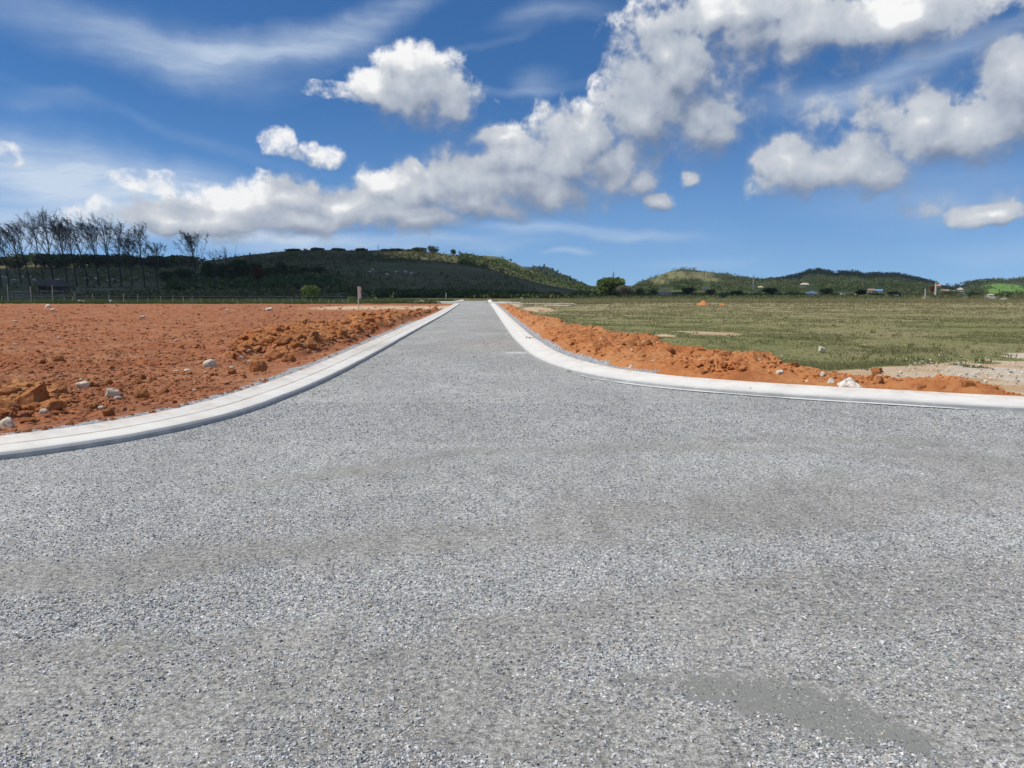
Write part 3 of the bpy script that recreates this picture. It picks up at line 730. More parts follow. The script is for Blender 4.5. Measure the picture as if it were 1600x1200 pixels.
def meadow1(A, B, Z):
    m = np.zeros(A.shape)
    for (px, py, rx, ry, s) in ((1055, 432, 34, 9, 1), (1090, 431, 30, 7, .9), (1030, 440, 20, 7, .8), (1108, 437, 22, 4, .7)):
        pxx = 800 + FPX * A / B; pyy = HORIZON - FPX * (Z - CAM_H) / B
        m = np.maximum(m, s * np.exp(-((pxx - px) / rx) ** 2 - ((pyy - py) / ry) ** 2))
    return {'meadow': m}
def meadow3(A, B, Z):
    pxx = 800 + FPX * A / B; pyy = HORIZON - FPX * (Z - CAM_H) / B
    m = np.exp(-((pxx - 1568) / 44) ** 4 - ((pyy - (452 + (pxx - 1568) * .10)) / 8.5) ** 4)
    return {'meadow': m}
hill('hill', 'rounded hill with a grassy crown and scrub on its flanks', [(960, 460), (983, 453), (1006, 440), (1027, 431), (1049, 423), (1066, 420), (1089, 423), (1112, 426), (1134, 430), (1155, 434), (1176, 437), (1219, 437), (1260, 436), (1330, 440), (1400, 448)],
     1100, 330, 1500, 150, 560, 260, 200, M_R1, 6, 131, attrs_fn=meadow1)
hill('hill', 'dark forested hill with houses along its foot', [(1150, 445), (1200, 438), (1235, 434), (1245, 431), (1260, 425), (1277, 422), (1294, 424), (1304, 427), (1320, 425), (1341, 426), (1350, 430), (1365, 428), (1400, 429), (1425, 434), (1444, 439), (1456, 442), (1475, 447), (1490, 449), (1520, 454)],
     1500, 360, 1900, 420, 900, 260, 220, M_R2, 8, 141)
hill('hill', 'hill with a bright green pasture at the right edge', [(1440, 456), (1470, 451), (1490, 449), (1512, 443), (1531, 440), (1550, 438), (1575, 439), (1592, 437), (1650, 438), (1800, 444), (2100, 450)], 1300, 500, 1700, 680, 1400, 240, 180, M_R3, 6, 151, attrs_fn=meadow3)
def terrain(X, Y):
    z = np.zeros(np.shape(X))
    for h in HILLS: z = np.maximum(z, h(X, Y))
    return z
_YS = np.concatenate([np.arange(60, 300, 1.0), np.arange(300, 1600, 3.0)])
def hit(px, py):
    """where the line of sight through a photo pixel meets the terrain"""
    d = ray(px, py); X = _YS * d[0] / d[1]; Z = CAM_H + _YS * d[2] / d[1]; T = terrain(X, _YS)
    w = np.where(Z <= T)[0]
    if len(w) == 0:
        k = int(np.argmin(Z - T)); return float(X[k]), float(_YS[k]), float(T[k])
    k = w[0]; return float(X[k]), float(_YS[k]), float(T[k])

# ---------------------------------------------------------------- cloud whose shadow lies on the long hill
def blob_mesh(name, centres, mat, seed):
    bm = bmesh.new()
    for (c, r) in centres:
        k = bmesh.ops.create_icosphere(bm, subdivisions=3, radius=1.0)
        off = Vector((random.random() * 50, random.random() * 50, 0))
        for v in k['verts']:
            q = v.co.copy(); f = 1 + .28 * mnoise.fractal(q * 1.6 + off, 1.0, 2.0, 4)
            v.co = Vector((c[0] + q.x * r[0] * f, c[1] + q.y * r[1] * f, c[2] + max(q.z, -.35) * r[2] * f))
    me = bpy.data.meshes.new(name); bm.to_mesh(me); bm.free(); me.materials.append(mat)
    o = bpy.data.objects.new(name, me); scene.collection.objects.link(o); return o
random.seed(4)
CLOUD = simple('cloud_white', (.85, .86, .88), (.75, .77, .80), .01, 1.0)
ALT = 620.0
sh = Vector((SUN_DIR.x, SUN_DIR.y)) / SUN_DIR.z
cc_ = []
for i in range(150):
    gx_, gy_ = random.uniform(-560, 60), random.uniform(170, 440)
    if gx_ < -110: gy_ = random.uniform(170, 590)
    lim = (395 if gx_ < -200 else 590) if gx_ < -120 else 440 - max(0, gx_ + 40) * 2.2
    gy_ = min(gy_, lim)
    if gy_ < 245: gx_ = min(gx_, random.uniform(-140, -62))
    cc_.append(((gx_ + sh.x * ALT, gy_ + sh.y * ALT, ALT + random.uniform(-10, 40)), (random.uniform(45, 75), random.uniform(32, 50), random.uniform(30, 60))))
c2_ = []
for i in range(60):
    q_, y_ = random.uniform(1235, 1450), random.uniform(930, 1520); x_ = (q_ - 800) / FPX * y_
    c2_.append(((x_ + sh.x * 760, y_ + sh.y * 760, 760 + random.uniform(-10, 40)), (random.uniform(45, 75), random.uniform(60, 90), random.uniform(30, 60))))
tag(blob_mesh('cloud', c2_, CLOUD, 5), 'cumulus cloud passing over the far forested hill', None, None, 'structure')
tag(blob_mesh('cloud', cc_, CLOUD, 4), 'grey based cumulus cloud passing over the long hill', None, None, 'structure')

# ---------------------------------------------------------------- stones and clods
def rock_mesh(name, seed, mat, sub=3, facets=12, rough=.16, flat=True, squash=.7, anis=.75):
    rnd = random.Random(seed); bm = bmesh.new(); bmesh.ops.create_icosphere(bm, subdivisions=sub, radius=1.0)
    off = Vector((rnd.random() * 90, rnd.random() * 90, rnd.random() * 90))
    pl = []
    for i in range(facets):
        n = Vector((rnd.gauss(0, 1), rnd.gauss(0, 1), rnd.gauss(0, 1))).normalized(); pl.append((n, rnd.uniform(.55, .88)))
    for v in bm.verts:
        for n, d in pl:
            e = v.co.dot(n) - d
            if e > 0: v.co -= n * e
        v.co *= 1 + rough * mnoise.fractal(v.co * 2.3 + off, .9, 2.1, 4)
        v.co = Vector((v.co.x, v.co.y * anis, max(v.co.z, -.55) * squash))
    zmin = min(v.co.z for v in bm.verts); sx = max(v.co.x for v in bm.verts) - min(v.co.x for v in bm.verts); hz_ = max(v.co.z for v in bm.verts) - zmin
    for v in bm.verts: v.co = Vector((v.co.x / sx, v.co.y / sx, (v.co.z - zmin) / hz_ * squash * .85))
    me = bpy.data.meshes.new(name); bm.to_mesh(me); bm.free(); me.materials.append(mat)
    me.polygons.foreach_set('use_smooth', [not flat] * len(me.polygons))
    return me                                                   # 1 m long, bottom at 0
CLOD_ME = [rock_mesh('clod', 10 + i, ORANGE, 3, 9, .30, False, .75, .8) for i in range(8)]
STONE_ME = [rock_mesh('stone', 40 + i, STONE, 3, 10, .22, False, .62, .7) for i in range(7)]
GREY_ME = [rock_mesh('grey_stone', 60 + i, GREYSTONE, 3, 9, .35, True, .6, .7) for i in range(3)]
def surf_arr(X, Y):
    """height of the soil or field surface at points"""
    zl, _ = soil_height(X, Y); zl = zl + heap_h(X, Y, LEFT_HEAP, .46, .8, 41)[0] + heap_h(X, Y, CORNER_HEAP, .14, .5, 51)[0]
    left = (seg_dist(X, Y, KL)[1] > 0) & (X < -2)
    h, k = heap_h(X, Y, RIGHT_HEAP, .385, .6, 91)
    return np.where(left, zl, np.where(k > .02, .05 + h, 0.0))
def surf_z(x, y): return float(surf_arr(np.array([x]), np.array([y]))[0])
def on_surf(px, py):
    """first point of the uneven ground met by the line of sight, beyond the kerbs"""
    y1 = on_ground(px, py, 0)[1]; Y = np.linspace(max(y1 * .55, 8), y1 * 1.02, 160); d = ray(px, py); X = Y * d[0] / d[1]; Z = CAM_H + Y * d[2] / d[1]
    dl_, sl_ = seg_dist(X, Y, KL[::3]); dr_, sr_ = seg_dist(X, Y, KR[::3])
    ok_ = ((sl_ > 0) & (dl_ > .62) & (X < -2)) | ((sr_ > 0) & (dr_ > .66) & (X >= -2))
    w_ = np.where((Z <= surf_arr(X, Y)) & ok_)[0]; k_ = w_[0] if len(w_) else -1
    return float(X[k_]), float(Y[k_]), float(Z[k_])
def put_rock(meshes, name, px, py, w, h, label, cat, i=0, group=None, rz=None, sink=.12):
    x, y, z = on_surf(px, py)
    o = bpy.data.objects.new(name, meshes[i % len(meshes)]); scene.collection.objects.link(o)
    W_, H_ = w / FPX * y, h / FPX * y
    zz = max(v.co.z for v in o.data.vertices) if 'hz' not in o.data else o.data['hz']
    o.data['hz'] = zz
    sz = H_ / zz / (1 - sink)
    o.scale = (W_, (W_ + H_) * .55, min(sz, W_ * 1.6)); o.location = (x, y, z - H_ * sink)
    o.rotation_euler = (0, 0, rz if rz is not None else (i * 2.4) % .8 - .4)
    tag(o, label, cat, group); return o
# pale stones, left plot then right side: column, base row, width, height in photo pixels, label
WHITE = [
 (12, 668, 25, 17, 'large cream stone with an orange stain beside the kerb at the left edge'),
 (69, 648, 15, 10, 'cream stone in front of the orange boulders near the left edge'),
 (129, 607, 22, 12, 'white stone beside a small red clod, just right of the big orange boulders'),
 (176, 619, 21, 13, 'lumpy white stone midway between the orange boulders and the kerb'),
 (184, 624, 12, 6, 'small white stone touching the front of the lumpy white stone'),
 (157, 640, 9, 9, 'small white stone beside the brown clod next to the left kerb'),
 (127, 595, 7, 4, 'tiny white stone just behind the white stone right of the orange boulders'),
 (328, 573, 21, 12, 'isolated rounded white stone on the bare red plot left of the orange heap'),
 (362, 577, 9, 5, 'small white stone right of the isolated rounded white stone'),
 (391, 568, 10, 7, 'cream stone on top of the front end of the left orange heap'),
 (377, 561, 7, 5, 'small white stone at the foot of the left orange heap'),
 (389, 549, 8, 4, 'small white stone low on the face of the left orange heap'),
 (275, 581, 8, 3, 'thin white stone lying flat left of a pale pebble patch on the red plot'),
 (293, 580, 11, 4, 'flat whitish stone in the pale pebble patch on the red plot'),
 (321, 583, 6, 3, 'tiny white stone in front of the isolated rounded white stone'),
 (304, 598, 5, 3, 'tiny white stone on the red plot close to the gravel edge of the kerb'),
 (303, 612, 6, 5, 'small white stone nearest the gravel edging behind the left kerb'),
 (23, 540, 7, 4, 'small white stone on the red plot near the left edge, halfway back'),
 (24, 503, 7, 3, 'little white stone far back on the red plot near the left edge'),
 (82, 486, 7, 4, 'bright white stone at the back of the red plot near the fence'),
 (76, 480, 9, 5, 'tan stone at the back of the red plot against the weeds'),
 (66, 511, 5, 2, 'tiny white stone on the left part of the red plot'),
 (92, 530, 6, 4, 'small pinkish stone in the middle of the left part of the red plot'),
 (222, 497, 10, 4, 'pale stone in the back half of the red plot'),
 (179, 481, 5, 2, 'tiny white stone on the back edge of the red plot'),
 (275, 534, 7, 4, 'lone white stone in the middle of the red plot'),
 (420, 486, 11, 6, 'large white stone on the back edge of the red plot, before the weeds'),
 (479, 541, 10, 5, 'whitish stone halfway along the left orange heap'),
 (563, 503, 7, 3, 'pale stone on the crest of the left orange heap'),
 (434, 555, 8, 4, 'cream stone on the lower face of the left orange heap'),
 (354, 486, 6, 3, 'small pale stone at the back of the red plot'),
 (1284, 549, 16, 8, 'large pale stone lying alone on the grass field'),
 (1222, 559, 6, 4, 'small pale stone on the grass just behind the right orange heap'),
 (1217, 587, 17, 10, 'white stone on the right orange heap, left of the white sack'),
 (1286, 587, 10, 7, 'white stone on the orange heap above the torn sack'),
 (1261, 601, 11, 8, 'pale pink stone against the right kerb'),
 (1241, 588, 5, 4, 'little pale stone between two white stones on the right orange heap'),
 (1407, 584, 6, 6, 'small cream stone at the edge of the sandy track'),
 (1376, 605, 5, 4, 'tiny pale stone close behind the right kerb'),
 (987, 579, 13, 11, 'blocky cream stone against the bend of the right kerb'),
 (939, 532, 7, 4, 'small white stone high on the right orange heap'),
 (987, 549, 8, 4, 'white stone in the middle of the right orange heap'),
 (1021, 566, 8, 4, 'thin white stone low on the right orange heap near the kerb bend'),
 (1047, 561, 5, 4, 'tiny white stone on the face of the right orange heap'),
 (1093, 564, 5, 3, 'tiny pale stone on the widest part of the right orange heap'),
 (1468, 557, 6, 4, 'rounded cream stone at the edge between grass and sandy track'),
 (1187, 563, 9, 3, 'flat pale stone where the orange heap meets the grass'),
]
for i, (px, py, w, h, lb) in enumerate(WHITE):
    put_rock(STONE_ME, 'stone', px, py, w, h, lb, 'stone', i, 'pale stones scattered on the bare earth and grass')
GREY = [(931, 569, 12, 6, 'grey block of broken stone behind the kerb bend'), (957, 562, 8, 5, 'smaller grey stone beside the grey block behind the kerb bend'),
        (1498, 600, 9, 4, 'grey stone near the orange boulders by the right kerb')]
for i, (px, py, w, h, lb) in enumerate(GREY): put_rock(GREY_ME, 'grey_stone', px, py, w, h, lb, 'stone', i)
# boulders of caked orange earth
def wedge_boulder():
    bm = bmesh.new(); bmesh.ops.create_icosphere(bm, subdivisions=4, radius=1.0)
    for v in bm.verts:
        c = v.co
        for n, d in ((Vector((.95, -.30, .10)).normalized(), .36), (Vector((-.52, -.15, .84)).normalized(), .40), (Vector((-.1, -1, .25)).normalized(), .55), (Vector((.1, 1, .3)).normalized(), .5), (Vector((-.9, .1, -.1)).normalized(), .85)):
            e = c.dot(n) - d
            if e > 0: c -= n * e
        c *= 1 + .12 * mnoise.fractal(c * 2.2, .9, 2.1, 5)
        v.co = Vector((c.x, c.y * .7, max(c.z, -.3)))
    z0_ = min(v.co.z for v in bm.verts); sx = max(v.co.x for v in bm.verts) - min(v.co.x for v in bm.verts)
    for v in bm.verts: v.co = Vector((v.co.x / sx, v.co.y / sx, (v.co.z - z0_) / sx))
    me = bpy.data.meshes.new('boulder'); bm.to_mesh(me); bm.free(); me.materials.append(ORANGE); return me
WEDGE = [wedge_boulder()]
put_rock(WEDGE, 'boulder', 52, 630, 58, 34, 'big pointed boulder of orange earth with a dark shaded right face', 'boulder', 0, rz=.1)
BOULD = [(16, 622, 34, 18, 'rounded orange boulder left of the big pointed boulder'), (93, 617, 27, 18, 'rounded orange boulder right of the big pointed boulder'),
 (82, 640, 44, 16, 'low spreading orange boulder in front of the pointed boulder'), (102, 628, 16, 9, 'small orange clod between the rounded boulder and the plot'),
 (12, 640, 40, 14, 'low orange boulder at the left edge in front of the rounded one'), (92, 648, 34, 7, 'long flat reddish slab of earth lying before the low boulder'),
 (222, 622, 24, 14, 'orange and pink boulder alone between the white stones and the kerb'), (144, 640, 19, 10, 'orange clod beside the small white stone next to the kerb'),
 (169, 650, 19, 14, 'brown orange boulder standing against the left kerb'), (45, 660, 26, 9, 'reddish clod just behind the left kerb near the cream stone'),
 (142, 604, 11, 8, 'red clod touching the right side of a white stone'), (214, 600, 14, 8, 'reddish clod on the plot behind the lone orange boulder'),
 (240, 597, 14, 9, 'dark red clod behind the lone orange boulder'), (171, 601, 12, 9, 'dark clod behind the lumpy white stone'), (92, 565, 17, 10, 'dark round clod on the middle of the red plot'),
 (403, 581, 30, 20, 'large detached orange boulder in front of the left orange heap'), (362, 585, 14, 9, 'dark red clod left of the detached orange boulder'),
 (367, 548, 11, 15, 'steep orange clod with a black shaded face at the end of the left heap'), (365, 560, 10, 9, 'dark clod below the steep clod at the end of the left heap'),
 (430, 561, 30, 16, 'orange boulder at the front of the left heap'), (452, 565, 22, 13, 'orange boulder low on the left heap near the kerb'),
 (1441, 611, 26, 11, 'orange boulder just behind the right kerb, left of the dark slab'), (1477, 612, 24, 11, 'tilted red slab with a dark underside behind the right kerb'),
 (1514, 610, 27, 16, 'smooth orange boulder behind the right kerb, right of the tilted slab'), (1549, 612, 24, 9, 'low orange clod right of the smooth orange boulder by the kerb'),
 (1213, 575, 12, 7, 'dark red clod on top of the right orange heap above a white stone'), (1370, 583, 26, 9, 'low orange clod on the crest of the right heap beside the sandy track'),
 (1170, 603, 18, 8, 'red clod low on the right heap beside the kerb'), (1365, 605, 16, 6, 'low clod on the right heap near the kerb, right of the sack'), (1336, 600, 14, 7, 'small clod just right of the torn sack')]
for i, (px, py, w, h, lb) in enumerate(BOULD): put_rock(CLOD_ME, 'boulder', px, py, w, h, lb, 'boulder', i + 1)
# earth mounds far out in the field
def mound(px, py, w, h, label):
    y = on_ground(px, py)[1]; x = on_ground(px, py)[0]; Wm, Hm = w / FPX * y, h / FPX * y
    t = np.linspace(0, 2 * np.pi, 25)[:-1]; V = []; F = []
    rr = np.linspace(0, 1, 10)
    for r in rr:
        for a in t:
            z = Hm * (1 - r) ** .85 * (1 + .25 * (vnoise(np.cos(a) * r * 4 + 9 + px, np.sin(a) * r * 4) - .5)); V.append((math.cos(a) * r * Wm / 2 * (1 + .12 * math.sin(3 * a + px)), math.sin(a) * r * Wm / 2, float(z)))
    n = len(t)
    for i in range(len(rr) - 1):
        for j in range(n): F.append((i * n + j, i * n + (j + 1) % n, (i + 1) * n + (j + 1) % n, (i + 1) * n + j))
    o = mesh_np('soil_mound', V, F, ORANGE, False); o.location = (x, y, -.05); tag(o, label, 'mound'); return o
mound(1099, 477, 21, 9, 'larger cone of orange earth dumped at the back of the grass field')
mound(1129, 477, 12, 5, 'smaller cone of orange earth to the right of the larger one')
mm = mound(659, 474, 22, 6, 'low grey pile of sand beside the far left kerb'); mm.data.materials[0] = SAND; mm.name = 'sand_pile'
mound(635, 473, 16, 3, 'low red earth pile left of the grey sand pile')
# torn sack
def sack(px, py, w, h, label, seed):
    x, y, z = on_surf(px, py); V = []; F = []; nx_, ny_ = 26, 16
    for j in range(ny_):
        for i in range(nx_):
            u, v = i / (nx_ - 1) - .5, j / (ny_ - 1) - .5
            hgt = max(0, 1 - (2 * abs(u)) ** 1.6) * max(0, 1 - (2 * abs(v)) ** 2) * (.55 + .9 * float(fbm(u * 11 + seed, v * 11, 4, seed)))
            hgt *= 1.25 - .9 * u
            V.append((u, v * .7 * (1 + .3 * math.sin(u * 9)), hgt * .38 - .02))
    for j in range(ny_ - 1):
        for i in range(nx_ - 1): a = j * nx_ + i; F.append((a, a + 1, a + nx_ + 1, a + nx_))
    o = mesh_np('torn_sack', V, F, SACK, False); s = w / FPX * y; o.scale = (s, s, h / FPX * y / .62); o.location = (x, y, z - .01); tag(o, label, 'sack'); return o
sack(1327, 607, 52, 21, 'crumpled white sack spread behind the right kerb', 5)
sack(1299, 605, 17, 22, 'small upright scrap of white sack left of the crumpled one', 9)

# loose clods, individually: the larger ones
rnd = random.Random(77)
def scatter_clods(n, picker, smin, smax, label, group, name='clod'):
    made = 0; tries = 0
    while made < n and tries < n * 60:
        tries += 1; p = picker()
        if p is None: continue
        x, y = p
        o = bpy.data.objects.new(name, rnd.choice(CLOD_ME)); scene.collection.objects.link(o)
        s = smin + (smax - smin) * rnd.random() ** 2.2
        o.location = (x, y, surf_z(x, y) - s * .18); o.scale = (s, s * rnd.uniform(.7, 1.1), s * rnd.uniform(.65, 1.15))
        o.rotation_euler = (rnd.uniform(-.35, .35), rnd.uniform(-.35, .35), rnd.uniform(0, 6.28))
        tag(o, label, 'clod', group); made += 1
def pick_px(x0, x1, y0, y1, poly=None, z=.1):
    def f():
        x, y = on_ground(rnd.uniform(x0, x1), rnd.uniform(y0, y1), z)
        X, Y = np.array([x]), np.array([y])
        if poly is not None and poly_depth(X, Y, poly)[0] < .12: return None
        dL_, sL_ = seg_dist(X, Y, KL); dR_, sR_ = seg_dist(X, Y, KR)
        if x < -2 and not (sL_[0] > 0 and dL_[0] > .85): return None
        if x >= -2 and not (sR_[0] < 0 or dR_[0] > .85): return None
        return x, y
    return f
scatter_clods(115, pick_px(850, 1400, 515, 612, RIGHT_HEAP, .25), .10, .34, 'lump of orange earth on the long heap behind the right kerb', 'lumps of earth on the right heap')
scatter_clods(95, pick_px(350, 680, 490, 575, LEFT_HEAP, .25), .16, .50, 'lump of orange earth on the heap behind the left kerb', 'lumps of earth on the left heap')
scatter_clods(30, pick_px(-10, 130, 602, 668, CORNER_HEAP, .1), .08, .22, 'lump of orange earth beside the boulders at the left edge', 'lumps of earth round the left boulders')

scatter_clods(60, pick_px(-10, 420, 505, 640, None, .05), .07, .24, 'loose red clod lying by itself on the open left plot', 'loose clods on the open left plot')
# small clods nobody could count: one mesh per surface
ICO_V, ICO_F = None, None
bm = bmesh.new(); bmesh.ops.create_icosphere(bm, subdivisions=1, radius=1.0)
ICO_V = np.array([v.co[:] for v in bm.verts]); ICO_F = np.array([[v.index for v in f.verts] for f in bm.faces]); bm.free()
OCT_V = np.array([(1, 0, 0), (-.5, .87, 0), (-.5, -.87, 0), (.3, .2, .8), (-.2, -.1, -.6)], float); OCT_F = np.array([(0, 1, 3), (1, 2, 3), (2, 0, 3), (1, 0, 4), (2, 1, 4), (0, 2, 4)])
def crumbs(name, x, y, z, s, mat, seed, V0=ICO_V, F0=ICO_F, smooth=False, flatten=.7, mat_idx=None, jit=.28):
    r = np.random.RandomState(seed); n = len(x)
    a, b = r.uniform(0, 6.28, n), r.uniform(-.5, .5, n)
    V = V0[None] * (1 + r.uniform(-jit, jit, (n, len(V0), 1))) * np.stack([np.ones(n), r.uniform(.6, 1, n), r.uniform(.5, 1, n) * flatten], 1)[:, None]
    ca, sa, cb, sb = np.cos(a)[:, None], np.sin(a)[:, None], np.cos(b)[:, None], np.sin(b)[:, None]
    X, Y, Z = V[..., 0], V[..., 1], V[..., 2]
    X, Z = X * cb + Z * sb, -X * sb + Z * cb; X, Y = X * ca - Y * sa, X * sa + Y * ca
    V = np.stack([X, Y, Z], -1) * (s[:, None, None] * .5) + np.stack([x, y, z], 1)[:, None]
    F = (F0[None] + (np.arange(n) * len(V0))[:, None, None]).reshape(-1, 3)
    return mesh_np(name, V.reshape(-1, 3), F, mat, smooth, mat_idx=None if mat_idx is None else np.repeat(mat_idx, len(F0)))
def px_sample(n, x0, x1, y0, y1, seed, z=.05, pw=1.0):
    r = np.random.RandomState(seed); px = r.uniform(x0, x1, n); py = y0 + (y1 - y0) * r.uniform(0, 1, n) ** pw
    a, b = (px - 800) / FPX, -(py - 600) / FPX; c, s = math.cos(PITCH), math.sin(PITCH)
    dy_, dz_ = c + b * s, -s + b * c; k = (z - CAM_H) / dz_
    return a * k, dy_ * k
# left plot
x, y = px_sample(60000, -90, 735, 478, 700, 5); dl, sl_ = seg_dist(x, y, KL); ok = (sl_ > 0) & (dl > .72) & (y < 103)
x, y = x[ok], y[ok]
zz = soil_height(x, y)[0] + heap_h(x, y, LEFT_HEAP, .46, .8, 41)[0] + heap_h(x, y, CORNER_HEAP, .14, .5, 51)[0]
kk = np.maximum(heap_h(x, y, LEFT_HEAP, .46, .8, 41)[1], heap_h(x, y, CORNER_HEAP, .14, .5, 51)[1])
r = np.random.RandomState(8); patch = fbm(x * .5, y * .25, 3, 19)
keep = (r.rand(len(x)) < .34 + .55 * sstep(.45, .62, patch)) | (kk > .2); keep &= (kk > .2) | (np.random.RandomState(18).rand(len(x)) < .25 + .75 * sstep(1.0, 2.6, dl[ok])); x, y, zz, kk = x[keep], y[keep], zz[keep], kk[keep]
s = (.016 + .11 * np.random.RandomState(9).rand(len(x)) ** 3.5) * (1 + 1.1 * (kk > .2)) * (1 + np.clip(y - 12, 0, 70) * .034)
tag(crumbs('clods', x, y, zz, s, [SOIL, ORANGE], 3, mat_idx=((kk > .3) | (np.random.RandomState(4).rand(len(x)) < .10)).astype(int)), 'scattered small clods of dry red earth over the left plot', None, None, 'stuff')
# right heap
x, y = px_sample(60000, 770, 1640, 476, 618, 6, .25); d = poly_depth(x, y, RIGHT_HEAP); dr, _ = seg_dist(x, y, KRo); ok = (d > .02) & (dr > .1); x, y = x[ok], y[ok]
s = .018 + .13 * np.random.RandomState(19).rand(len(x)) ** 3.2
s *= (1 + np.clip(y - 12, 0, 60) * .02)
tag(crumbs('clods', x, y, .05 + heap_h(x, y, RIGHT_HEAP, .385, .6, 91)[0], s, ORANGE, 13), 'loose crumbs of orange earth covering the long right heap', None, None, 'stuff')

x, y = px_sample(2600, 1400, 1700, 548, 606, 66, .0); kq = grid_near(gravelly, RX, RY, x, y) if False else np.exp(-((x - on_ground(1570, 580)[0]) / 2.6) ** 2 - ((y - on_ground(1570, 580)[1]) / 2.2) ** 2)
kp = (np.random.RandomState(67).rand(len(x)) < kq) & (heap_h(x, y, RIGHT_HEAP, .385, .6, 91)[1] < .1) & (y < 30); x, y = x[kp], y[kp]
tag(crumbs('pebbles', x, y, np.full(len(x), .02), .015 + .06 * np.random.RandomState(68).rand(len(x)) ** 3, [STONE, GREYSTONE], 69, mat_idx=(np.random.RandomState(6).rand(len(x)) < .2).astype(int)), 'pale pebbles strewn over the sandy track at the right edge', None, None, 'stuff')
# loose chips lying on the road
x, y = px_sample(300000, -150, 1750, 630, 1290, 16, 0.0, 1.35); xf, yf = px_sample(110000, -50, 1700, 525, 690, 116, 0.0, 1.0); x = np.concatenate([x, xf]); y = np.concatenate([y, yf]); r_ = np.random.RandomState(17); x = np.concatenate([x, r_.uniform(-4.5, 4.5, 30000)]); y = np.concatenate([y, r_.uniform(-1.5, 2.6, 30000)])
dl, sl_ = seg_dist(x, y, KL[::4]); dr, sr_ = seg_dist(x, y, KR[::4]); ok = ~(((sl_ > 0) | (dl < .03)) & (y > 3)) & ~(((sr_ < 0) is False) & (y < 0)) & (sr_ > -2)
ok &= ~((sr_ < 0) & False)
right_in = np.where(dr < 30, sr_, 1) > 0
ok = ((sl_ < 0) & (sr_ < 0)) & (dl > .03) & (dr > .05)
x, y = x[ok], y[ok]
from_grid = lambda arr, X, Y: arr[np.clip(np.searchsorted(gy, Y) - 1, 0, len(gy) - 1), np.clip(np.searchsorted(gx, X) - 1, 0, len(gx) - 1)]
fi = np.clip(from_grid(fines, x, y) + (fbm(x * 5, y * 5, 3, 44) - .5) * .7, 0, 1); ce = from_grid(cement, x, y)
keep = (np.random.RandomState(21).rand(len(x)) > fi * .95 + .10 + .12 * np.clip((3.4 - y) / 1.2, 0, 1)) & ((ce < .4) | (np.random.RandomState(23).rand(len(x)) < .08)); x, y = x[keep], y[keep]
s = .008 + .015 * np.random.RandomState(22).rand(len(x)) ** 1.7 + .012 * (np.random.RandomState(26).rand(len(x)) ** 14)
s = s * (1 + np.clip(y - 7, 0, 14) * .09)
def mat_chip():
    m, M = material('gravel_chips', .8, .3)
    gi = M.node('ShaderNodeNewGeometry').outputs['Random Per Island']
    col = cramp(M, gi, [(0, (.10, .11, .125)), (1, (.74, .73, .70)), (.2, (.24, .25, .27)), (.5, (.43, .44, .45)), (.8, (.66, .66, .65)), (.93, (.50, .40, .30)), (.96, (.66, .65, .62))])
    M.put(M.bsdf.inputs[0], col); return m
CHIP = mat_chip()
chips = crumbs('loose_gravel', x, y, from_grid(zr, x, y) + s * .10, s, CHIP, 31, OCT_V, OCT_F, flatten=.8)
tag(chips, 'loose crushed stone chips strewn over the road surface', None, None, 'stuff')
print('chips', len(x))

# ---------------------------------------------------------------- grass and weeds
def blades(name, x, y, z, h, w, mat, seed, nb=3, lean=.5):
    r = np.random.RandomState(seed); n = len(x); V, F = [], []
    tot = n * nb; bx, by, bz = np.repeat(x, nb), np.repeat(y, nb), np.repeat(z, nb); hh_, ww = np.repeat(h, nb) * r.uniform(.5, 1.15, tot), np.repeat(w, nb)
    bx = bx + r.uniform(-1, 1, tot) * ww * 3; by = by + r.uniform(-1, 1, tot) * ww * 3
    a = r.uniform(0, 6.28, tot); l = r.uniform(0, lean, tot) * hh_; b = r.uniform(0, 6.28, tot)
    V = np.stack([np.stack([bx - np.cos(a) * ww / 2, by - np.sin(a) * ww / 2, bz - .02], 1), np.stack([bx + np.cos(a) * ww / 2, by + np.sin(a) * ww / 2, bz - .02], 1),
                  np.stack([bx + np.cos(b) * l, by + np.sin(b) * l, bz + hh_], 1)], 1)
    return mesh_np(name, V.reshape(-1, 3), np.arange(tot * 3).reshape(-1, 3), mat)
GRASS_A = mat_leaf('short_grass', (.19, .215, .08), (.30, .275, .14), 0, .45, .35)
GRASS_B = mat_leaf('dry_grass', (.36, .31, .17), (.27, .255, .12), 0, .45, .2)
WEED = mat_leaf('green_weeds', (.09, .14, .035), (.17, .175, .07), 0, .3, .3)
x, y = px_sample(120000, 770, 1680, 471, 580, 40, 0.05)
d = poly_depth(x, y, RIGHT_HEAP); dr, _ = seg_dist(x, y, KRo)
sd = from_grid2 = None
def grid_near(A, GX_, GY_, X, Y):                   # nearest value in a warped grid
    yr = GY_[:, 0]; j = np.clip(np.searchsorted(yr, Y), 0, len(yr) - 1); x0_, x1_ = GX_[j, 0], GX_[j, -1]
    i = np.clip(((X - x0_) / (x1_ - x0_) * (GX_.shape[1] - 1)).astype(int), 0, GX_.shape[1] - 1); return A[j, i]
sd = grid_near(sand, RX, RY, x, y) + (fbm(x * 1.2, y * 1.5, 4, 3) - .5) * .6; zf = grid_near(base, RX, RY, x, y)
ok = (d < -.15) & (dr > .6) & (sd < .38) & (y < 150) & (x > 1.5 - .02 * y)
x, y, zf = x[ok], y[ok], zf[ok]
n1 = fbm(x * .35, y * .35, 3, 55); keep = np.random.RandomState(3).rand(len(x)) < .15 + .8 * sstep(.35, .65, n1); x, y, zf = x[keep], y[keep], zf[keep]
h = .02 + .035 * np.random.RandomState(1).rand(len(x)) + np.clip(y - 35, 0, 90) * .0020
w = .006 + y * .0009
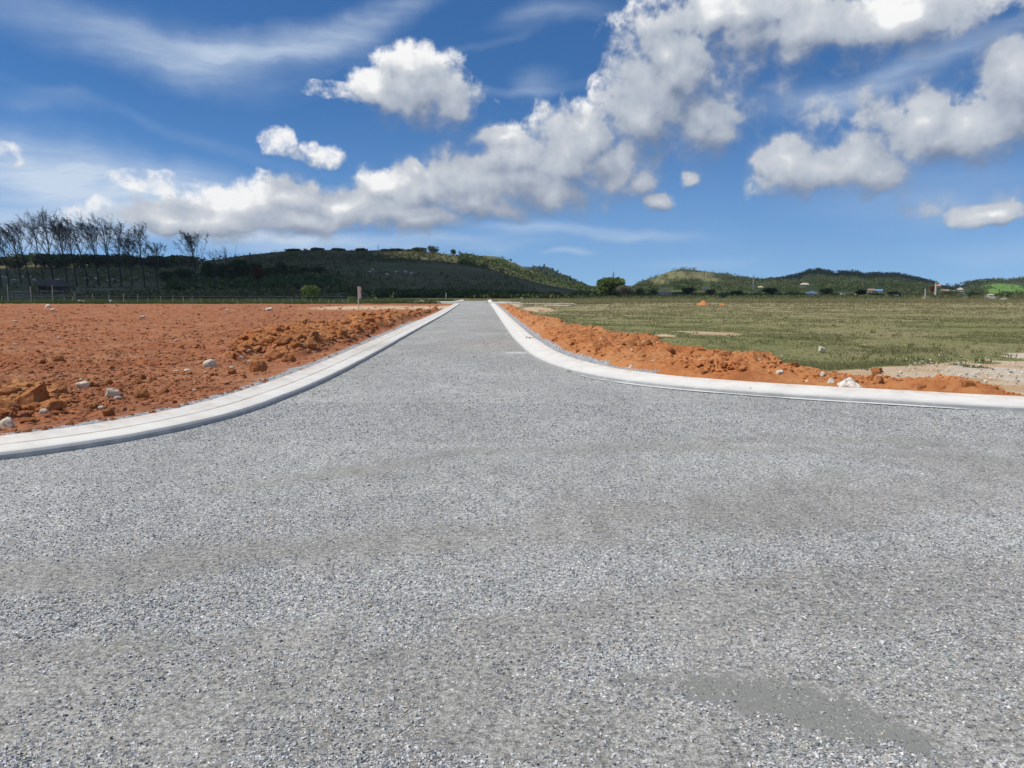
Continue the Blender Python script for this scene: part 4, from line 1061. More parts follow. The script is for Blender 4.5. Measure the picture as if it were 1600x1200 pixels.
near = (y + (fbm(x * .1, y * .1, 3, 8) - .5) * 60) < 50
tag(blades('short_grass', x[near], y[near], zf[near], h[near], w[near], GRASS_A, 61), 'short green grass covering the near part of the right field', None, None, 'stuff')
tag(blades('dry_grass', x[~near], y[~near], zf[~near], h[~near], w[~near], GRASS_B, 62), 'drier olive grass covering the far part of the right field', None, None, 'stuff')
x, y = px_sample(900, 800, 1680, 480, 578, 140, 0.05); d = poly_depth(x, y, RIGHT_HEAP); dr, _ = seg_dist(x, y, KRo); sd = grid_near(sand, RX, RY, x, y)
ok = (d < -.2) & (dr > .6) & (y < 112) & (x > 1.5 - .02 * y) & (fbm(x * .3, y * .3, 3, 56) + .15 * (sd > .2) > .5) & (sd < .75); x, y = x[ok], y[ok]; rr_ = np.random.RandomState(141)
tag(blades('grass_tufts', x, y, np.zeros(len(x)), .05 + .08 * rr_.rand(len(x)), .012 + y * .0009, GRASS_A, 142, 9, .8), 'taller ragged tufts of grass dotted over the right field', None, None, 'stuff')
# taller weeds along the back of the left plot and round the cross street
r = np.random.RandomState(71)
x = r.uniform(-95, -10, 26000); y = 103 + 32 * r.rand(26000) ** 1.6; lim = 103 + (fbm(x * .2, x * 0, 3, 5) - .5) * 3
ok = (y > lim) & ~((y > 108) & (y < 124) & (x > -16)); x, y = x[ok], y[ok]
hw = .25 + .5 * r.rand(len(x)) * fbm(x * .15, y * .3, 3, 6) * 1.6
tag(blades('weeds', x, y, np.zeros(len(x)) - .05, hw, np.full(len(x), .09), WEED, 72, 4, .6), 'strip of tall green weeds along the back of the red plot', None, None, 'stuff')
r = np.random.RandomState(73)
x = r.uniform(0, 90, 16000); y = r.uniform(116, 150, 16000); hw = .3 + .5 * r.rand(16000)
tag(blades('tall_dry_grass', x, y, np.zeros(16000) - .1, hw, np.full(16000, .10), GRASS_B, 74, 3, .6), 'tall dry grass along the back of the right field', None, None, 'stuff')

# ---------------------------------------------------------------- trees
def leaf_cloud(centres, per, size, seed, up=.0):
    """many small leaf triangles spread through ellipsoids: centres = [(cx,cy,cz,rx,ry,rz)]"""
    r = np.random.RandomState(seed); C_ = np.repeat(np.array(centres, float), per, 0); n = len(C_)
    d = r.normal(size=(n, 3)); d /= np.linalg.norm(d, axis=1)[:, None]
    rad = r.uniform(.45, 1.0, n) ** .6 * (1 + .25 * (r.rand(n) - .5))
    p = C_[:, :3] + d * rad[:, None] * C_[:, 3:]
    a, b = r.normal(size=(n, 3)), r.normal(size=(n, 3)); a /= np.linalg.norm(a, axis=1)[:, None]; b /= np.linalg.norm(b, axis=1)[:, None]
    s = (size if np.isscalar(size) else np.repeat(size, per)) * r.uniform(.5, 1.3, n)
    V = np.stack([p - a * s[:, None] * .5, p + a * s[:, None] * .5, p + b * s[:, None] * .9], 1)
    return V.reshape(-1, 3), np.arange(n * 3).reshape(-1, 3)
LEAF_DARK = mat_leaf('dark_foliage', (.055, .080, .028), (.085, .115, .042), .2, .2, .4)
LEAF_MID = mat_leaf('mid_foliage', (.07, .105, .03), (.11, .135, .05), .25, .2, .4)
LEAF_OLIVE = mat_leaf('olive_foliage', (.11, .12, .05), (.16, .15, .075), .25, .2, .4)
FAR_A = mat_leaf('far_woodland', (.055, .085, .032), (.11, .14, .055), 0, .2, .02, (.8, 1.2))
FAR_B = mat_leaf('far_scrub', (.10, .125, .05), (.17, .17, .08), 0, .2, .03, (.8, 1.2))
FAR_C = mat_leaf('field_edge_bushes', (.10, .135, .05), (.17, .185, .08), 0, .3, .08, (.7, 1.3))
LEAF_BRIGHT = mat_leaf('bright_foliage', (.13, .19, .045), (.19, .22, .08), .15, .3, .6)
LEAF_RED = mat_leaf('red_foliage', (.24, .06, .03), (.18, .075, .035), .15, .2, .6)
LEAF_RUST = mat_leaf('rusty_foliage', (.13, .05, .03), (.09, .055, .03), .1, .2, .6)
LEAF_GREY = mat_leaf('greyish_foliage', (.15, .15, .11), (.20, .185, .14), .15, .2, .6)
TWIG = simple('feathery_twigs', (.11, .105, .08), (.07, .068, .052), 1.5, .95)

def round_tree(X, Y, Z, H, Wd, leaf, bark, label, seed, cat='tree', group=None, trunk_h=.25, n=9, per=130, lsize=None, name='tree'):
    rn = random.Random(seed); root = empty(name, (X, Y, Z - .1)); tag(root, label, cat, group)
    t = MB(); th = H * trunk_h; t.bar((0, 0, 0), (rn.uniform(-.1, .1) * Wd, 0, th), Wd * .045, Wd * .03, 6)
    cs = []
    for i in range(n):
        a = rn.uniform(0, 6.28); rr = Wd * .5 * rn.uniform(.15, .62); hz_ = th + (H - th) * rn.uniform(.28, .82); k = rn.uniform(.22, .36) * Wd
        c = (math.cos(a) * rr, math.sin(a) * rr, hz_, k, k, min(k * .8, H - hz_ + .05)); cs.append(c)
        t.bar((0, 0, th * rn.uniform(.7, 1)), c[:3], Wd * .018, Wd * .006, 4)
    cs.append((0, 0, th + (H - th) * .6, Wd * .36, Wd * .36, (H - th) * .4))
    t.build('trunk', bark, root)
    V, F = leaf_cloud(cs, per, lsize or Wd * .09, seed); mesh_np('crown', V, F, leaf, parent=root)
    return root

def feathery_tree(X, Y, Z, H, seed, label, lean=.12, dens=1.0, group='bare wind-bent trees in a row on the left'):
    rn = random.Random(seed); root = empty('bare_tree', (X, Y, Z - .2)); tag(root, label, 'tree', group)
    t = MB(); L = []; npts = 9; px_, py_ = 0.0, 0.0; path = []
    ph = rn.uniform(0, 6.28)
    for i in range(npts + 1):
        f = i / npts; path.append(Vector((-lean * .7 * H * f ** 1.5 + .014 * H * math.sin(ph + f * 6) * f, .02 * H * math.sin(ph * 2 + f * 5) * f, H * f * .97)))
    for i in range(npts): t.bar(path[i], path[i + 1], .0135 * H * (1 - .1 * i), .0135 * H * (1 - .1 * (i + 1)), 6)
    def pos(f):
        k = min(int(f * npts), npts - 1); return path[k].lerp(path[k + 1], f * npts - k)
    def wisp(p, d, n, ln):
        for _ in range(n):
            e = (d + Vector((rn.gauss(-.25, .45), rn.gauss(0, .45), rn.gauss(.1, .4)))).normalized() * ln * rn.uniform(.5, 1.2)
            o_ = e.orthogonal().normalized() * .045
            L.append((p, p + e * .55 + o_, p + e)); 
    nb = rn.randint(10, 13)
    for i in range(nb):
        f = .34 + .50 * (i + rn.random()) / nb; p = pos(f); az_ = i * 2.4 + rn.uniform(-.5, .5)
        ln = H * (1.03 - f) * rn.uniform(.72, 1.12); sp = rn.uniform(.28, .72)
        d = Vector((math.cos(az_) * sp - .13, math.sin(az_) * sp, 1.0)).normalized()
        seg = 6; q = p.copy(); r0 = .0060 * H * (1.15 - f)
        for s_ in range(seg):
            d2 = (d + Vector((-.045 * s_, 0, 0)) + Vector((rn.gauss(0, .13), rn.gauss(0, .13), rn.gauss(0, .08)))).normalized()
            q2 = q + d2 * ln / seg; t.bar(q, q2, r0 * (1 - s_ / seg) + .022, r0 * (1 - (s_ + 1) / seg) + .016, 3)
            for w in range(max(1, int((1.5 + .6 * s_) * dens + .5))):
                g_ = q.lerp(q2, rn.random()); e = (d2 + Vector((rn.gauss(-.3, .6), rn.gauss(0, .6), rn.gauss(.0, .35)))).normalized()
                tl = H * rn.uniform(.05, .12); g2 = g_ + e * tl; t.bar(g_, g2, .022, .010, 3)
                for u in range(3): wisp(g_.lerp(g2, .3 + .35 * u), e, int(5.4 * dens), .045 * H)
            q = q2
        wisp(q, d, int(6 * dens), .045 * H)
    for _ in range(14): f = rn.uniform(.75, 1.0); wisp(pos(f), Vector((-.3, 0, 1)), 3, .05 * H)
    t.build('trunk', BARK, root)
    V = np.array([[tuple(a), tuple(b), tuple(c)] for a, b, c in L]).reshape(-1, 3)
    mesh_np('crown', V, np.arange(len(V)).reshape(-1, 3), TWIG, parent=root); return root
def base_at(px, Y): X = (px - 800) / FPX * Y * (1 / (math.cos(PITCH))) ; return X
def stand(px, Y):
    """ground point at depth Y in the direction of a photo column near the horizon"""
    d = ray(px, HORIZON - 10); X = Y * d[0] / d[1]; return X, Y, float(terrain(np.array([X]), np.array([Y]))[0])
def size_to(px, py_top, Y, Z): return at_depth(px, py_top, Y)[2] - Z
ROW = [(2, 352, 176, .05, 'half cut off by the left edge of the picture'), (34, 352, 190, .16, 'with a thin trunk, second from the left edge'),
       (47, 348, 181, .20, 'bent strongly left, third from the left edge'), (70, 341, 178, .16, 'with a wide crown, above the left end of the shed'),
       (84, 334, 186, .10, 'narrow and forked with the tallest tip, above the shed'), (105, 346, 175, .08, 'slender, standing just right of the shed'),
       (137, 340, 182, .20, 'with a long crown sweeping left, above the pale rail'), (155, 350, 188, .14, 'thin, between two fuller bare trees near the row middle'),
       (172, 341, 177, .08, 'upright with a full feathery crown, right of the row middle'), (190, 349, 180, .04, 'straight with a dense crown, fourth from the right end of the row'),
       (226, 356, 174, .06, 'widely forked crown like a goblet, second from the right end of the row'), (246, 382, 178, -.02, 'short and sparse, at the right end of the row'),
       (14, 366, 184, .10, 'short and thin near the left edge, behind its neighbours'), (120, 352, 186, .14, 'slight, filling the gap right of the shed tree'), (207, 372, 184, .06, 'low, tucked left of the goblet shaped tree'),
       (306, 364, 172, .04, 'standing alone to the right of the row, fan shaped crown')]
for i, (px, top, Y, lean, lb) in enumerate(ROW):
    Y = 255 + (Y - 180) * 1.6
    X, Y_, Z = stand(px, Y); H = size_to(px, top, Y, Z)
    f = feathery_tree(X, Y_, Z, H, 300 + i * 7, 'bare tree ' + lb, lean * 1.3, (.7 if i in (1, 3, 8, 12) else 1.0))
for (px, top, Y, lb) in ((337, 392, 215, 'tiny leafless sapling right of the lone bare tree'), (356, 386, 220, 'thin leafless sapling standing before the dark slope')):
    X, Y_, Z = stand(px, Y); feathery_tree(X, Y_, Z, size_to(px, top, Y, Z), 600 + px, lb, .05, .25, 'leafless saplings')

def tree_px(px, py_base, py_top, wpx, leaf, label, seed, Y=None, bark=None, **kw):
    if Y is None: X, Y, Z = hit(px, py_base)
    else: X, Y, Z = stand(px, Y)
    H = max(at_depth(px, py_top, Y)[2] - Z, 1.0)
    return round_tree(X, Y, Z, H, wpx / FPX * Y, leaf, bark or BARK, label, seed, **kw)
# trees on the crest of the long hill
CREST = [(655, 398, 387, 24, LEAF_DARK, 'wide dark domed tree on the crest of the long hill'), (677, 397, 384, 17, LEAF_DARK, 'tallest round dark tree on the crest of the long hill'),
         (621, 396, 389, 20, LEAF_DARK, 'small dark tree on the crest, left of the two large ones'), (709, 402, 389, 11, LEAF_DARK, 'small lone dark tree on the right shoulder of the crest'),
         (566, 393, 388.5, 22, LEAF_OLIVE, 'low olive bush on the sunlit crest left of the mast'), (498, 392, 388, 26, LEAF_OLIVE, 'olive bush near the middle of the sunlit crest'),
         (460, 394, 389.5, 28, LEAF_MID, 'low green bush at the left end of the sunlit crest'), (530, 392, 388.5, 24, LEAF_MID, 'rounded green bush on the sunlit crest'),
         (602, 394, 390, 18, LEAF_OLIVE, 'small olive bush on the crest just right of the mast'), (640, 396, 390, 18, LEAF_DARK, 'small dark bush squeezed left of the domed crest tree')]
for i, (px, b, t_, w, lf, lb) in enumerate(CREST): tree_px(px, b, t_, w, lf, lb, 700 + i, Y=515, trunk_h=.04)
# tree line behind the bare trees
rn = random.Random(5)
for i in range(17):
    px = 2 + i * 18.5 + rn.uniform(-5, 5); lf = rn.choice([LEAF_OLIVE, LEAF_MID, LEAF_OLIVE, LEAF_DARK]); kind = {id(LEAF_OLIVE): 'olive', id(LEAF_MID): 'green', id(LEAF_DARK): 'dark'}[id(lf)]
    ordn = ['first', 'second', 'third', 'fourth', 'fifth', 'sixth', 'seventh', 'eighth', 'ninth', 'tenth', 'eleventh', 'twelfth', 'thirteenth', 'fourteenth', 'fifteenth', 'sixteenth', 'seventeenth'][i]
    tree_px(px, 412, 398 + rn.uniform(-2, 6), rn.uniform(28, 46), lf, f'{kind} round tree on the rise behind the bare trees, {ordn} from the left', 730 + i, Y=rn.uniform(430, 500), trunk_h=.12, per=110, group='round trees on the rise behind the bare trees')
# trees at the back of the right field
tree_px(952, 470, 434, 44, LEAF_BRIGHT, 'big leafy green tree standing alone at the back of the right field', 801, Y=175, n=15, per=330, lsize=.55, trunk_h=.12)
tree_px(978, 472, 446, 28, LEAF_GREY, 'greyish thin-leaved tree with a pale trunk in front of the big green tree', 802, Y=160, bark=PALEBARK, n=9, per=150, lsize=.35, trunk_h=.42)
tree_px(487, 474, 445, 34, LEAF_BRIGHT, 'sunlit bright green bush standing before the dark slope', 803, Y=128, n=9, per=190, lsize=.3, trunk_h=.05, name='bush', cat='bush')
tree_px(550, 478, 465, 16, LEAF_BRIGHT, 'low bright green shrub among the weeds left of the sign', 804, Y=118, n=5, per=90, lsize=.2, trunk_h=.05, name='bush', cat='bush')
tree_px(405, 432, 416, 22, LEAF_RUST, 'reddish tree in the dark scrub on the slope left of the road', 805, Y=250, trunk_h=.2)
tree_px(1457, 470, 445, 10, LEAF_RED, 'tall red flowering tree beside the pale pole on the right', 806, Y=330, trunk_h=.2)
DARKS = [(372, 440, 405, 40), (350, 446, 412, 34), (395, 446, 410, 36), (425, 446, 418, 34), (450, 450, 424, 30), (478, 446, 424, 26), (330, 440, 408, 30), (440, 428, 408, 26), (500, 452, 432, 24), (290, 444, 420, 30), (262, 446, 424, 26)]
for i, (px, b, t_, w) in enumerate(DARKS):
    X, Y, Z = stand(px, 290 + (i % 3) * 14); t2 = max(t_, 405)
    round_tree(X, Y, Z, max(at_depth(px, t2, Y)[2] - Z, 3), w / FPX * Y, LEAF_DARK, BARK, 'dark broad thicket tree, ' + ['just right of the lone bare tree', 'behind the leafless saplings', 'beside the reddish tree on its left', 'right of the reddish tree', 'above the bright green bush on the left', 'directly behind the bright green bush', 'at the thicket\'s left front', 'highest on the slope', 'at the right end of the thicket', 'left of the lone bare tree', 'farthest left, nearest the row of bare trees'][i], 820 + i, group='dark trees of the thicket at the slope foot', per=150, trunk_h=.1)
BANDT = [(1000, 460, 449, 18, LEAF_BRIGHT, 'light green bush just right of the grey tree'), (1022, 462, 452, 16, LEAF_MID, 'green bush left of the salmon roofed house'), (1075, 462, 450, 24, LEAF_DARK, 'dark round tree right of the salmon roofed house'),
         (1110, 466, 452, 22, LEAF_OLIVE, 'olive tree behind the orange earth cone'), (1150, 466, 454, 22, LEAF_MID, 'green tree left of the pylon'), (1205, 466, 450, 26, LEAF_DARK, 'dark tree right of the pylon'),
         (1240, 468, 454, 22, LEAF_MID, 'green tree left of the white pyramid roof'), (1292, 464, 450, 22, LEAF_BRIGHT, 'light green tree right of the white pyramid roof'), (1345, 466, 452, 22, LEAF_DARK, 'dark tree left of the blue roof'),
         (1400, 468, 456, 22, LEAF_MID, 'green tree right of the blue roof'), (1425, 470, 458, 18, LEAF_DARK, 'dark tree left of the orange roofed house'), (1487, 470, 455, 18, LEAF_MID, 'green tree between the village houses'),
         (1522, 470, 456, 24, LEAF_DARK, 'big dark tree in the middle of the village'), (1585, 472, 460, 26, LEAF_DARK, 'dark tree at the right edge below the bright pasture'), (1562, 468, 460, 14, LEAF_DARK, 'small dark tree below the bright pasture')]
for i, (px, b, t_, w, lf, lb) in enumerate(BANDT): tree_px(px, b, t_, w, lf, lb, 850 + i, Y=[230, 260, 300, 250][i % 4], per=110, trunk_h=.15)

# scrub nobody could count: leaf masses on the slopes and at the back of the fields
def scrub(name, pts, sizes, leaf, seed, label, per=16, lf=.38, flat=.75):
    pts = np.array(pts); sizes = np.array(sizes)
    C_ = np.column_stack([pts[:, 0], pts[:, 1], pts[:, 2] + sizes * .22, sizes * .5, sizes * .5, sizes * .5 * flat])
    V, F = leaf_cloud(C_, per, sizes * lf, seed); o = mesh_np(name, V, F, leaf); tag(o, label, None, None, 'stuff'); return o
def slope_points(n, x0, x1, Y0, Y1, seed, dens_fn, zmax=1e9):
    r = np.random.RandomState(seed); px = r.uniform(x0, x1, n); Y = 1 / (1 / Y0 + (1 / Y1 - 1 / Y0) * r.rand(n)); X = (px - 800) / FPX * Y * 1.0
    T = terrain(X, Y); k = r.rand(n) < dens_fn(px, Y, X, T); return np.column_stack([X[k], Y[k], T[k]]), px[k]
pt, _ = slope_points(26000, -60, 930, 150, 515, 1, lambda px, Y, X, T: (.03 + .62 * sstep(.50, .62, fbm(X * .02, Y * .008, 4, 5))) * (1 - .8 * sstep(480, 620, px)))
scrub('scrub', pt, np.random.RandomState(2).uniform(.6, 1.7, len(pt)) * (1 + pt[:, 1] / 400), LEAF_OLIVE, 3, 'low scrub scattered over the shaded slope', 9)
pt, _ = slope_points(2600, 380, 760, 415, 516, 17, lambda px, Y, X, T: .15 + .6 * sstep(.42, .55, fbm(X * .03, Y * .02, 3, 18)))
scrub('scrub', pt, np.random.RandomState(19).uniform(1.2, 3.0, len(pt)), LEAF_OLIVE, 18, 'olive scrub along the sunlit crest of the long hill', 10)
pt, _ = slope_points(5200, 270, 540, 200, 360, 11, lambda px, Y, X, T: .75 * sstep(.38, .5, fbm(X * .05, Y * .02, 3, 15)) * (1 - sstep(440, 545, px + (Y - 280) * .4)))
scrub('thicket', pt, np.random.RandomState(12).uniform(1.5, 3.8, len(pt)), LEAF_DARK, 13, 'dark thicket at the left foot of the slope', 14)
pt, _ = slope_points(3200, 560, 960, 166, 200, 21, lambda px, Y, X, T: np.full(len(px), .8))
scrub('thicket', pt, np.random.RandomState(22).uniform(.8, 2.0, len(pt)), LEAF_DARK, 23, 'low dark bushes beyond the far end of the road', 14)
pt, _ = slope_points(2600, -60, 560, 150, 210, 25, lambda px, Y, X, T: .5 * sstep(.42, .6, fbm(X * .06, Y * .03, 3, 25)))
scrub('thicket', pt, np.random.RandomState(26).uniform(.6, 1.6, len(pt)), LEAF_DARK, 27, 'low dark bushes behind the fence', 12)
pt, _ = slope_points(3200, 720, 940, 430, 800, 31, lambda px, Y, X, T: .12 + .8 * sstep(.5, .6, fbm(X * .02, Y * .01, 4, 35)))
scrub('scrub', pt, np.random.RandomState(32).uniform(2, 5, len(pt)), LEAF_MID, 33, 'green bushes dotted over the sunlit dry slope', 12)
pt, _ = slope_points(2500, 810, 940, 950, 1400, 41, lambda px, Y, X, T: np.full(len(px), .9))
scrub('woodland', pt, np.random.RandomState(42).uniform(6, 12, len(pt)), LEAF_DARK, 43, 'woodland on the dark ridge behind', 12)
HP = [(1039, 462, 18, 9), (1268, 463, 18, 9), (1257, 448, 14, 6), (1361, 457, 10, 6), (1373, 457, 11, 5), (1316, 462, 8, 4), (1335, 462, 7, 3), (1399, 464, 9, 4), (1500, 456, 10, 7), (1493, 458, 9, 4), (1506, 463, 9, 5), (1476, 458, 12, 6), (1537, 466, 7, 4), (1548, 463, 9, 4), (1550, 467, 9, 4), (1567, 470, 9, 4), (1465, 450, 9, 6), (1113, 462, 12, 5), (1102, 452, 10, 4), (1188, 451, 9, 4), (1442, 473, 14, 8), (1473, 474, 13, 5), (1502, 473, 10, 5), (1128, 472, 8, 4), (1547, 474, 6, 4), (1567, 474, 8, 3)]
def clear_of_houses(P_, px, S_):
    top = HORIZON - FPX * (P_[:, 2] + S_ * .5 - CAM_H) / P_[:, 1]; ok = np.ones(len(P_), bool)
    for (hx_, hb, hw, hh2) in HP: ok &= ~((np.abs(px - hx_) < hw * .5 + S_ * .4 / P_[:, 1] * FPX) & (top < hb - 1) & (top > hb - hh2 - 8))
    return ok
# right side
def dens_r1(px, Y, X, T):
    pyy = HORIZON - FPX * (T - CAM_H) / Y
    bare = np.zeros(len(px))
    for (cx, cy, rx, ry) in ((1055, 431, 38, 10), (1090, 431, 30, 8), (1030, 440, 24, 9), (1108, 437, 22, 6), (1570, 453, 44, 11)): bare = np.maximum(bare, np.exp(-((px - cx) / rx) ** 4 - ((pyy - cy) / ry) ** 4))
    return (.25 + .6 * sstep(.35, .6, fbm(X * .012, Y * .006, 4, 45))) * (1 - .96 * bare)
pt, pxx_ = slope_points(30000, 975, 1680, 400, 1480, 51, dens_r1)
k = fbm(pt[:, 0] * .01, pt[:, 1] * .006, 3, 77) + (np.random.RandomState(3).rand(len(pt)) - .5) * .3
sz = np.random.RandomState(52).uniform(.0032, .0075, len(pt)) * pt[:, 1]
ok = clear_of_houses(pt, pxx_, sz); pt, sz, k = pt[ok], sz[ok], k[ok]
scrub('woodland', pt[k < .5], sz[k < .5], FAR_A, 53, 'dark woodland covering the right hills', 13, .27)
scrub('woodland', pt[k >= .5], sz[k >= .5], FAR_B, 54, 'lighter green scrub mixed through the right hills', 13, .27)
pt, pxx_ = slope_points(7500, 900, 1700, 150, 330, 61, lambda px, Y, X, T: np.full(len(px), .9))
k = fbm(pt[:, 0] * .03, pt[:, 1] * .03, 3, 78) + (np.random.RandomState(4).rand(len(pt)) - .5) * .3
sz = np.random.RandomState(62).uniform(.8, 2.0, len(pt)) * (pt[:, 1] / 230)
ok = clear_of_houses(pt, pxx_, sz); pt, sz, k = pt[ok], sz[ok], k[ok]
scrub('thicket', pt[k < .52], sz[k < .52], FAR_C, 63, 'dark bushes along the back of the right field', 26, .26)
scrub('thicket', pt[k >= .52], sz[k >= .52], LEAF_OLIVE, 64, 'olive bushes along the back of the right field', 26, .26)

# ---------------------------------------------------------------- fence, corral, shed, sign, poles
fence = empty('wire_fence', (-40, 104.6, 0)); tag(fence, 'long wire fence on pale wooden posts along the back of the red plot', 'fence')
FP = [(1, 463), (11, 445), (47, 447), (81, 446), (99, 464), (112, 463), (115, 457), (143.5, 458), (169, 459), (192, 458), (214, 460), (230, 466), (250, 463), (268.7, 463), (285, 462), (299, 464)] + [(313 + i * 11.5 + (i * 7 % 5), 466 + (i * 3 % 4)) for i in range(21)]
tops = []
for px, py in FP:
    X, Y, Z = stand(px, 104.6); Hh = at_depth(px, py, Y)[2]; m_ = MB(); m_.bar((X + 40, 0, -.1), (X + 40 + .03, 0, Hh), .06 if Hh > 1.7 else .045, .05 if Hh > 1.7 else .035, 6)
    m_.build('post', PALEWOOD, fence); tops.append(X)
for hz_ in (.35, .7, 1.05):
    m_ = MB(); ts = sorted(tops)
    for a, b in zip(ts[:-1], ts[1:]): m_.bar((a + 40, 0, hz_), ((a + b) / 2 + 40, 0, hz_ - .02), .009, .009, 3); m_.bar(((a + b) / 2 + 40, 0, hz_ - .02), (b + 40, 0, hz_), .009, .009, 3)
    m_.build('wire', WIRE, fence)
def rail_fence(p0, p1, Y, py_top, rails, label, posts):
    X0, _, Z0 = stand(p0, Y); X1, _, Z1 = stand(p1, Y); root = empty('rail_fence', (X0, Y, Z0)); tag(root, label, 'fence')
    Ht = max(at_depth(p0, py_top, Y)[2] - Z0, 1.0)
    for i in range(posts):
        m_ = MB(); x = (X1 - X0) * i / (posts - 1); z = (Z1 - Z0) * i / (posts - 1); m_.bar((x, 0, z - .2), (x, 0, z + Ht + .05), .06, .05, 5); m_.build('post', WOOD, root)
    for k in range(rails):
        m_ = MB(); m_.bar((0, -.07, Ht * (k + 1) / rails - .1), (X1 - X0, -.07, Z1 - Z0 + Ht * (k + 1) / rails - .16), .045, .045, 4); m_.build('rail', PALEWOOD, root)
rail_fence(16, 43, 150, 455, 3, 'wooden rail corral left of the shed, behind the wire fence', 5)
rail_fence(118, 196, 195, 451, 2, 'long pale wooden rail right of the shed, below the bare trees', 9)
rail_fence(62, 98, 165, 454, 2, 'short wooden rails in front of the shed', 5)
X, Y, Z = stand(84, 205)
shed = empty('shed', (X, Y, Z)); tag(shed, 'low dark open-fronted shed with a sloping thatched roof among the bare trees', 'shed')
THATCH = simple('old_thatch', (.13, .11, .095), (.08, .07, .06), 4, .95, .05)
w_ = 42 / FPX * Y; hh_ = at_depth(84, 437, Y)[2] - Z
m_ = MB(); m_.poly([(-w_ * .55, -2.2, hh_ * .62), (w_ * .6, -2.4, hh_ * .50), (w_ * .3, .2, hh_), (-w_ * .35, .2, hh_), (-w_ * .55, 2.4, hh_ * .6), (w_ * .6, 2.4, hh_ * .5),
            (-w_ * .55, -2.2, hh_ * .55), (w_ * .6, -2.4, hh_ * .43), (w_ * .6, 2.4, hh_ * .43), (-w_ * .55, 2.4, hh_ * .53)],
           [(0, 1, 2, 3), (3, 2, 5, 4), (0, 3, 4), (1, 5, 2), (0, 6, 7, 1), (1, 7, 8, 5), (5, 8, 9, 4), (4, 9, 6, 0), (6, 9, 8, 7)]); m_.build('roof', THATCH, shed)
m_ = MB(); m_.box((0, 1.8, hh_ * .24), (w_ * .9, .15, hh_ * .52)); m_.box((-w_ * .45, 0, hh_ * .25), (.15, 3.6, hh_ * .5)); m_.build('wall', WOOD, shed)
for sx in (-.45, -.1, .2, .5): m_ = MB(); m_.bar((w_ * sx, -2, -.1), (w_ * sx, -2, hh_ * .5), .08, .07, 5); m_.build('post', WOOD, shed)
# the sign by the left plot
SIGNR = simple('faded_red_paint', (.42, .16, .14), (.50, .26, .22), 9, .6); SIGNW = simple('faded_white_paint', (.62, .56, .56), (.50, .42, .42), 9, .6)
x, y = on_ground(562.5, 482, .05); sg = empty('sign', (x, y, .02), .95); tag(sg, 'narrow upright sign with faded red and pink boards on a post behind the red plot', 'sign')
Hs = at_depth(562, 448, y)[2]; Hb = at_depth(562, 467, y)[2]
m_ = MB(); m_.box((-.18, 0, Hs / 2), (.07, .07, Hs)); m_.build('post', PALEWOOD, sg)
m_ = MB(); m_.box((-.06, -.06, (Hs + Hb) / 2), (.22, .03, Hs - Hb)); m_.build('panel', SIGNW, sg)
for zc, hc in ((.78, .34), (.30, .40)):
    m_ = MB(); m_.box((.13, -.04, Hb + (Hs - Hb) * zc), (.15, .03, (Hs - Hb) * hc)); m_.build('panel', SIGNR, sg)
x, y = on_ground(697, 468.5, 0); m_ = MB(); m_.bar((0, 0, -.1), (0, 0, at_depth(697, 457.5, y)[2]), .07, .07, 6); o = m_.build('marker_post', simple('white_paint', (.8, .79, .76), (.7, .69, .66), 3, .6)); o.location = (x, y, 0)
tag(o, 'thin white marker post left of the far end of the road', 'post')
x, y = on_ground(815, 474, 0); m_ = MB(); m_.bar((0, 0, -.1), (0, 0, .8), .035, .03, 6); m_.bar((-.2, 0, .78), (.15, 0, .82), .03, .03, 4); o = m_.build('marker_stake', PALEWOOD); o.location = (x, y, 0)
tag(o, 'small wooden stake in the grass right of the far end of the road', 'stake')

def pylon(px, top, Y, label):
    X, Y, Z = stand(px, Y); H = at_depth(px, top, Y)[2] - Z; root = empty('pylon', (X, Y, Z - .3), .5); tag(root, label, 'pylon')
    b = H * .085; t_ = H * .018; r_ = H * .0065
    def corner(i, f): s = b + (t_ - b) * min(f / .75, 1); return Vector(((1, 1, -1, -1)[i] * s, (1, -1, -1, 1)[i] * s, H * f))
    for i in range(4): m_ = MB(); m_.bar(corner(i, 0), corner(i, .75), r_ * 1.3, r_, 4); m_.bar(corner(i, .75), (0, 0, H), r_, r_ * .7, 4); m_.build('leg', STEEL, root)
    m_ = MB(); n = 9
    for k in range(n):
        f0, f1 = .9 * k / n, .9 * (k + 1) / n
        for i in range(4):
            j = (i + 1) % 4; m_.bar(corner(i, f0), corner(j, f1), r_ * .6, r_ * .6, 3); m_.bar(corner(j, f0), corner(i, f1), r_ * .6, r_ * .6, 3); m_.bar(corner(i, f1), corner(j, f1), r_ * .6, r_ * .6, 3)
    m_.build('lattice', STEEL, root)
    for f, w in ((.70, .13), (.80, .11), (.90, .09)):
        m_ = MB()
        for s in (-1, 1):
            m_.bar((0, 0, H * f + H * .02), (s * H * w, 0, H * f), r_ * .8, r_ * .6, 3); m_.bar((0, 0, H * f - H * .02), (s * H * w, 0, H * f), r_ * .8, r_ * .6, 3); m_.bar((s * H * w, 0, H * f), (s * H * w, 0, H * (f - .025)), r_, r_, 3)
        m_.build('cross_arm', STEEL, root)
pylon(1177.5, 427, 480, 'grey steel lattice pylon standing before the scrub covered hills')
pylon(958, 423, 900, 'faint distant lattice pylon showing above the big green tree')
X, Y, Z = stand(592, 505); m_ = MB(); m_.bar((0, 0, 0), (0, 0, at_depth(592, 381, Y)[2] - Z), .28, .12, 5); o = m_.build('mast', STEEL); o.location = (X, Y, Z); tag(o, 'thin mast standing on the crest of the long hill', 'mast')
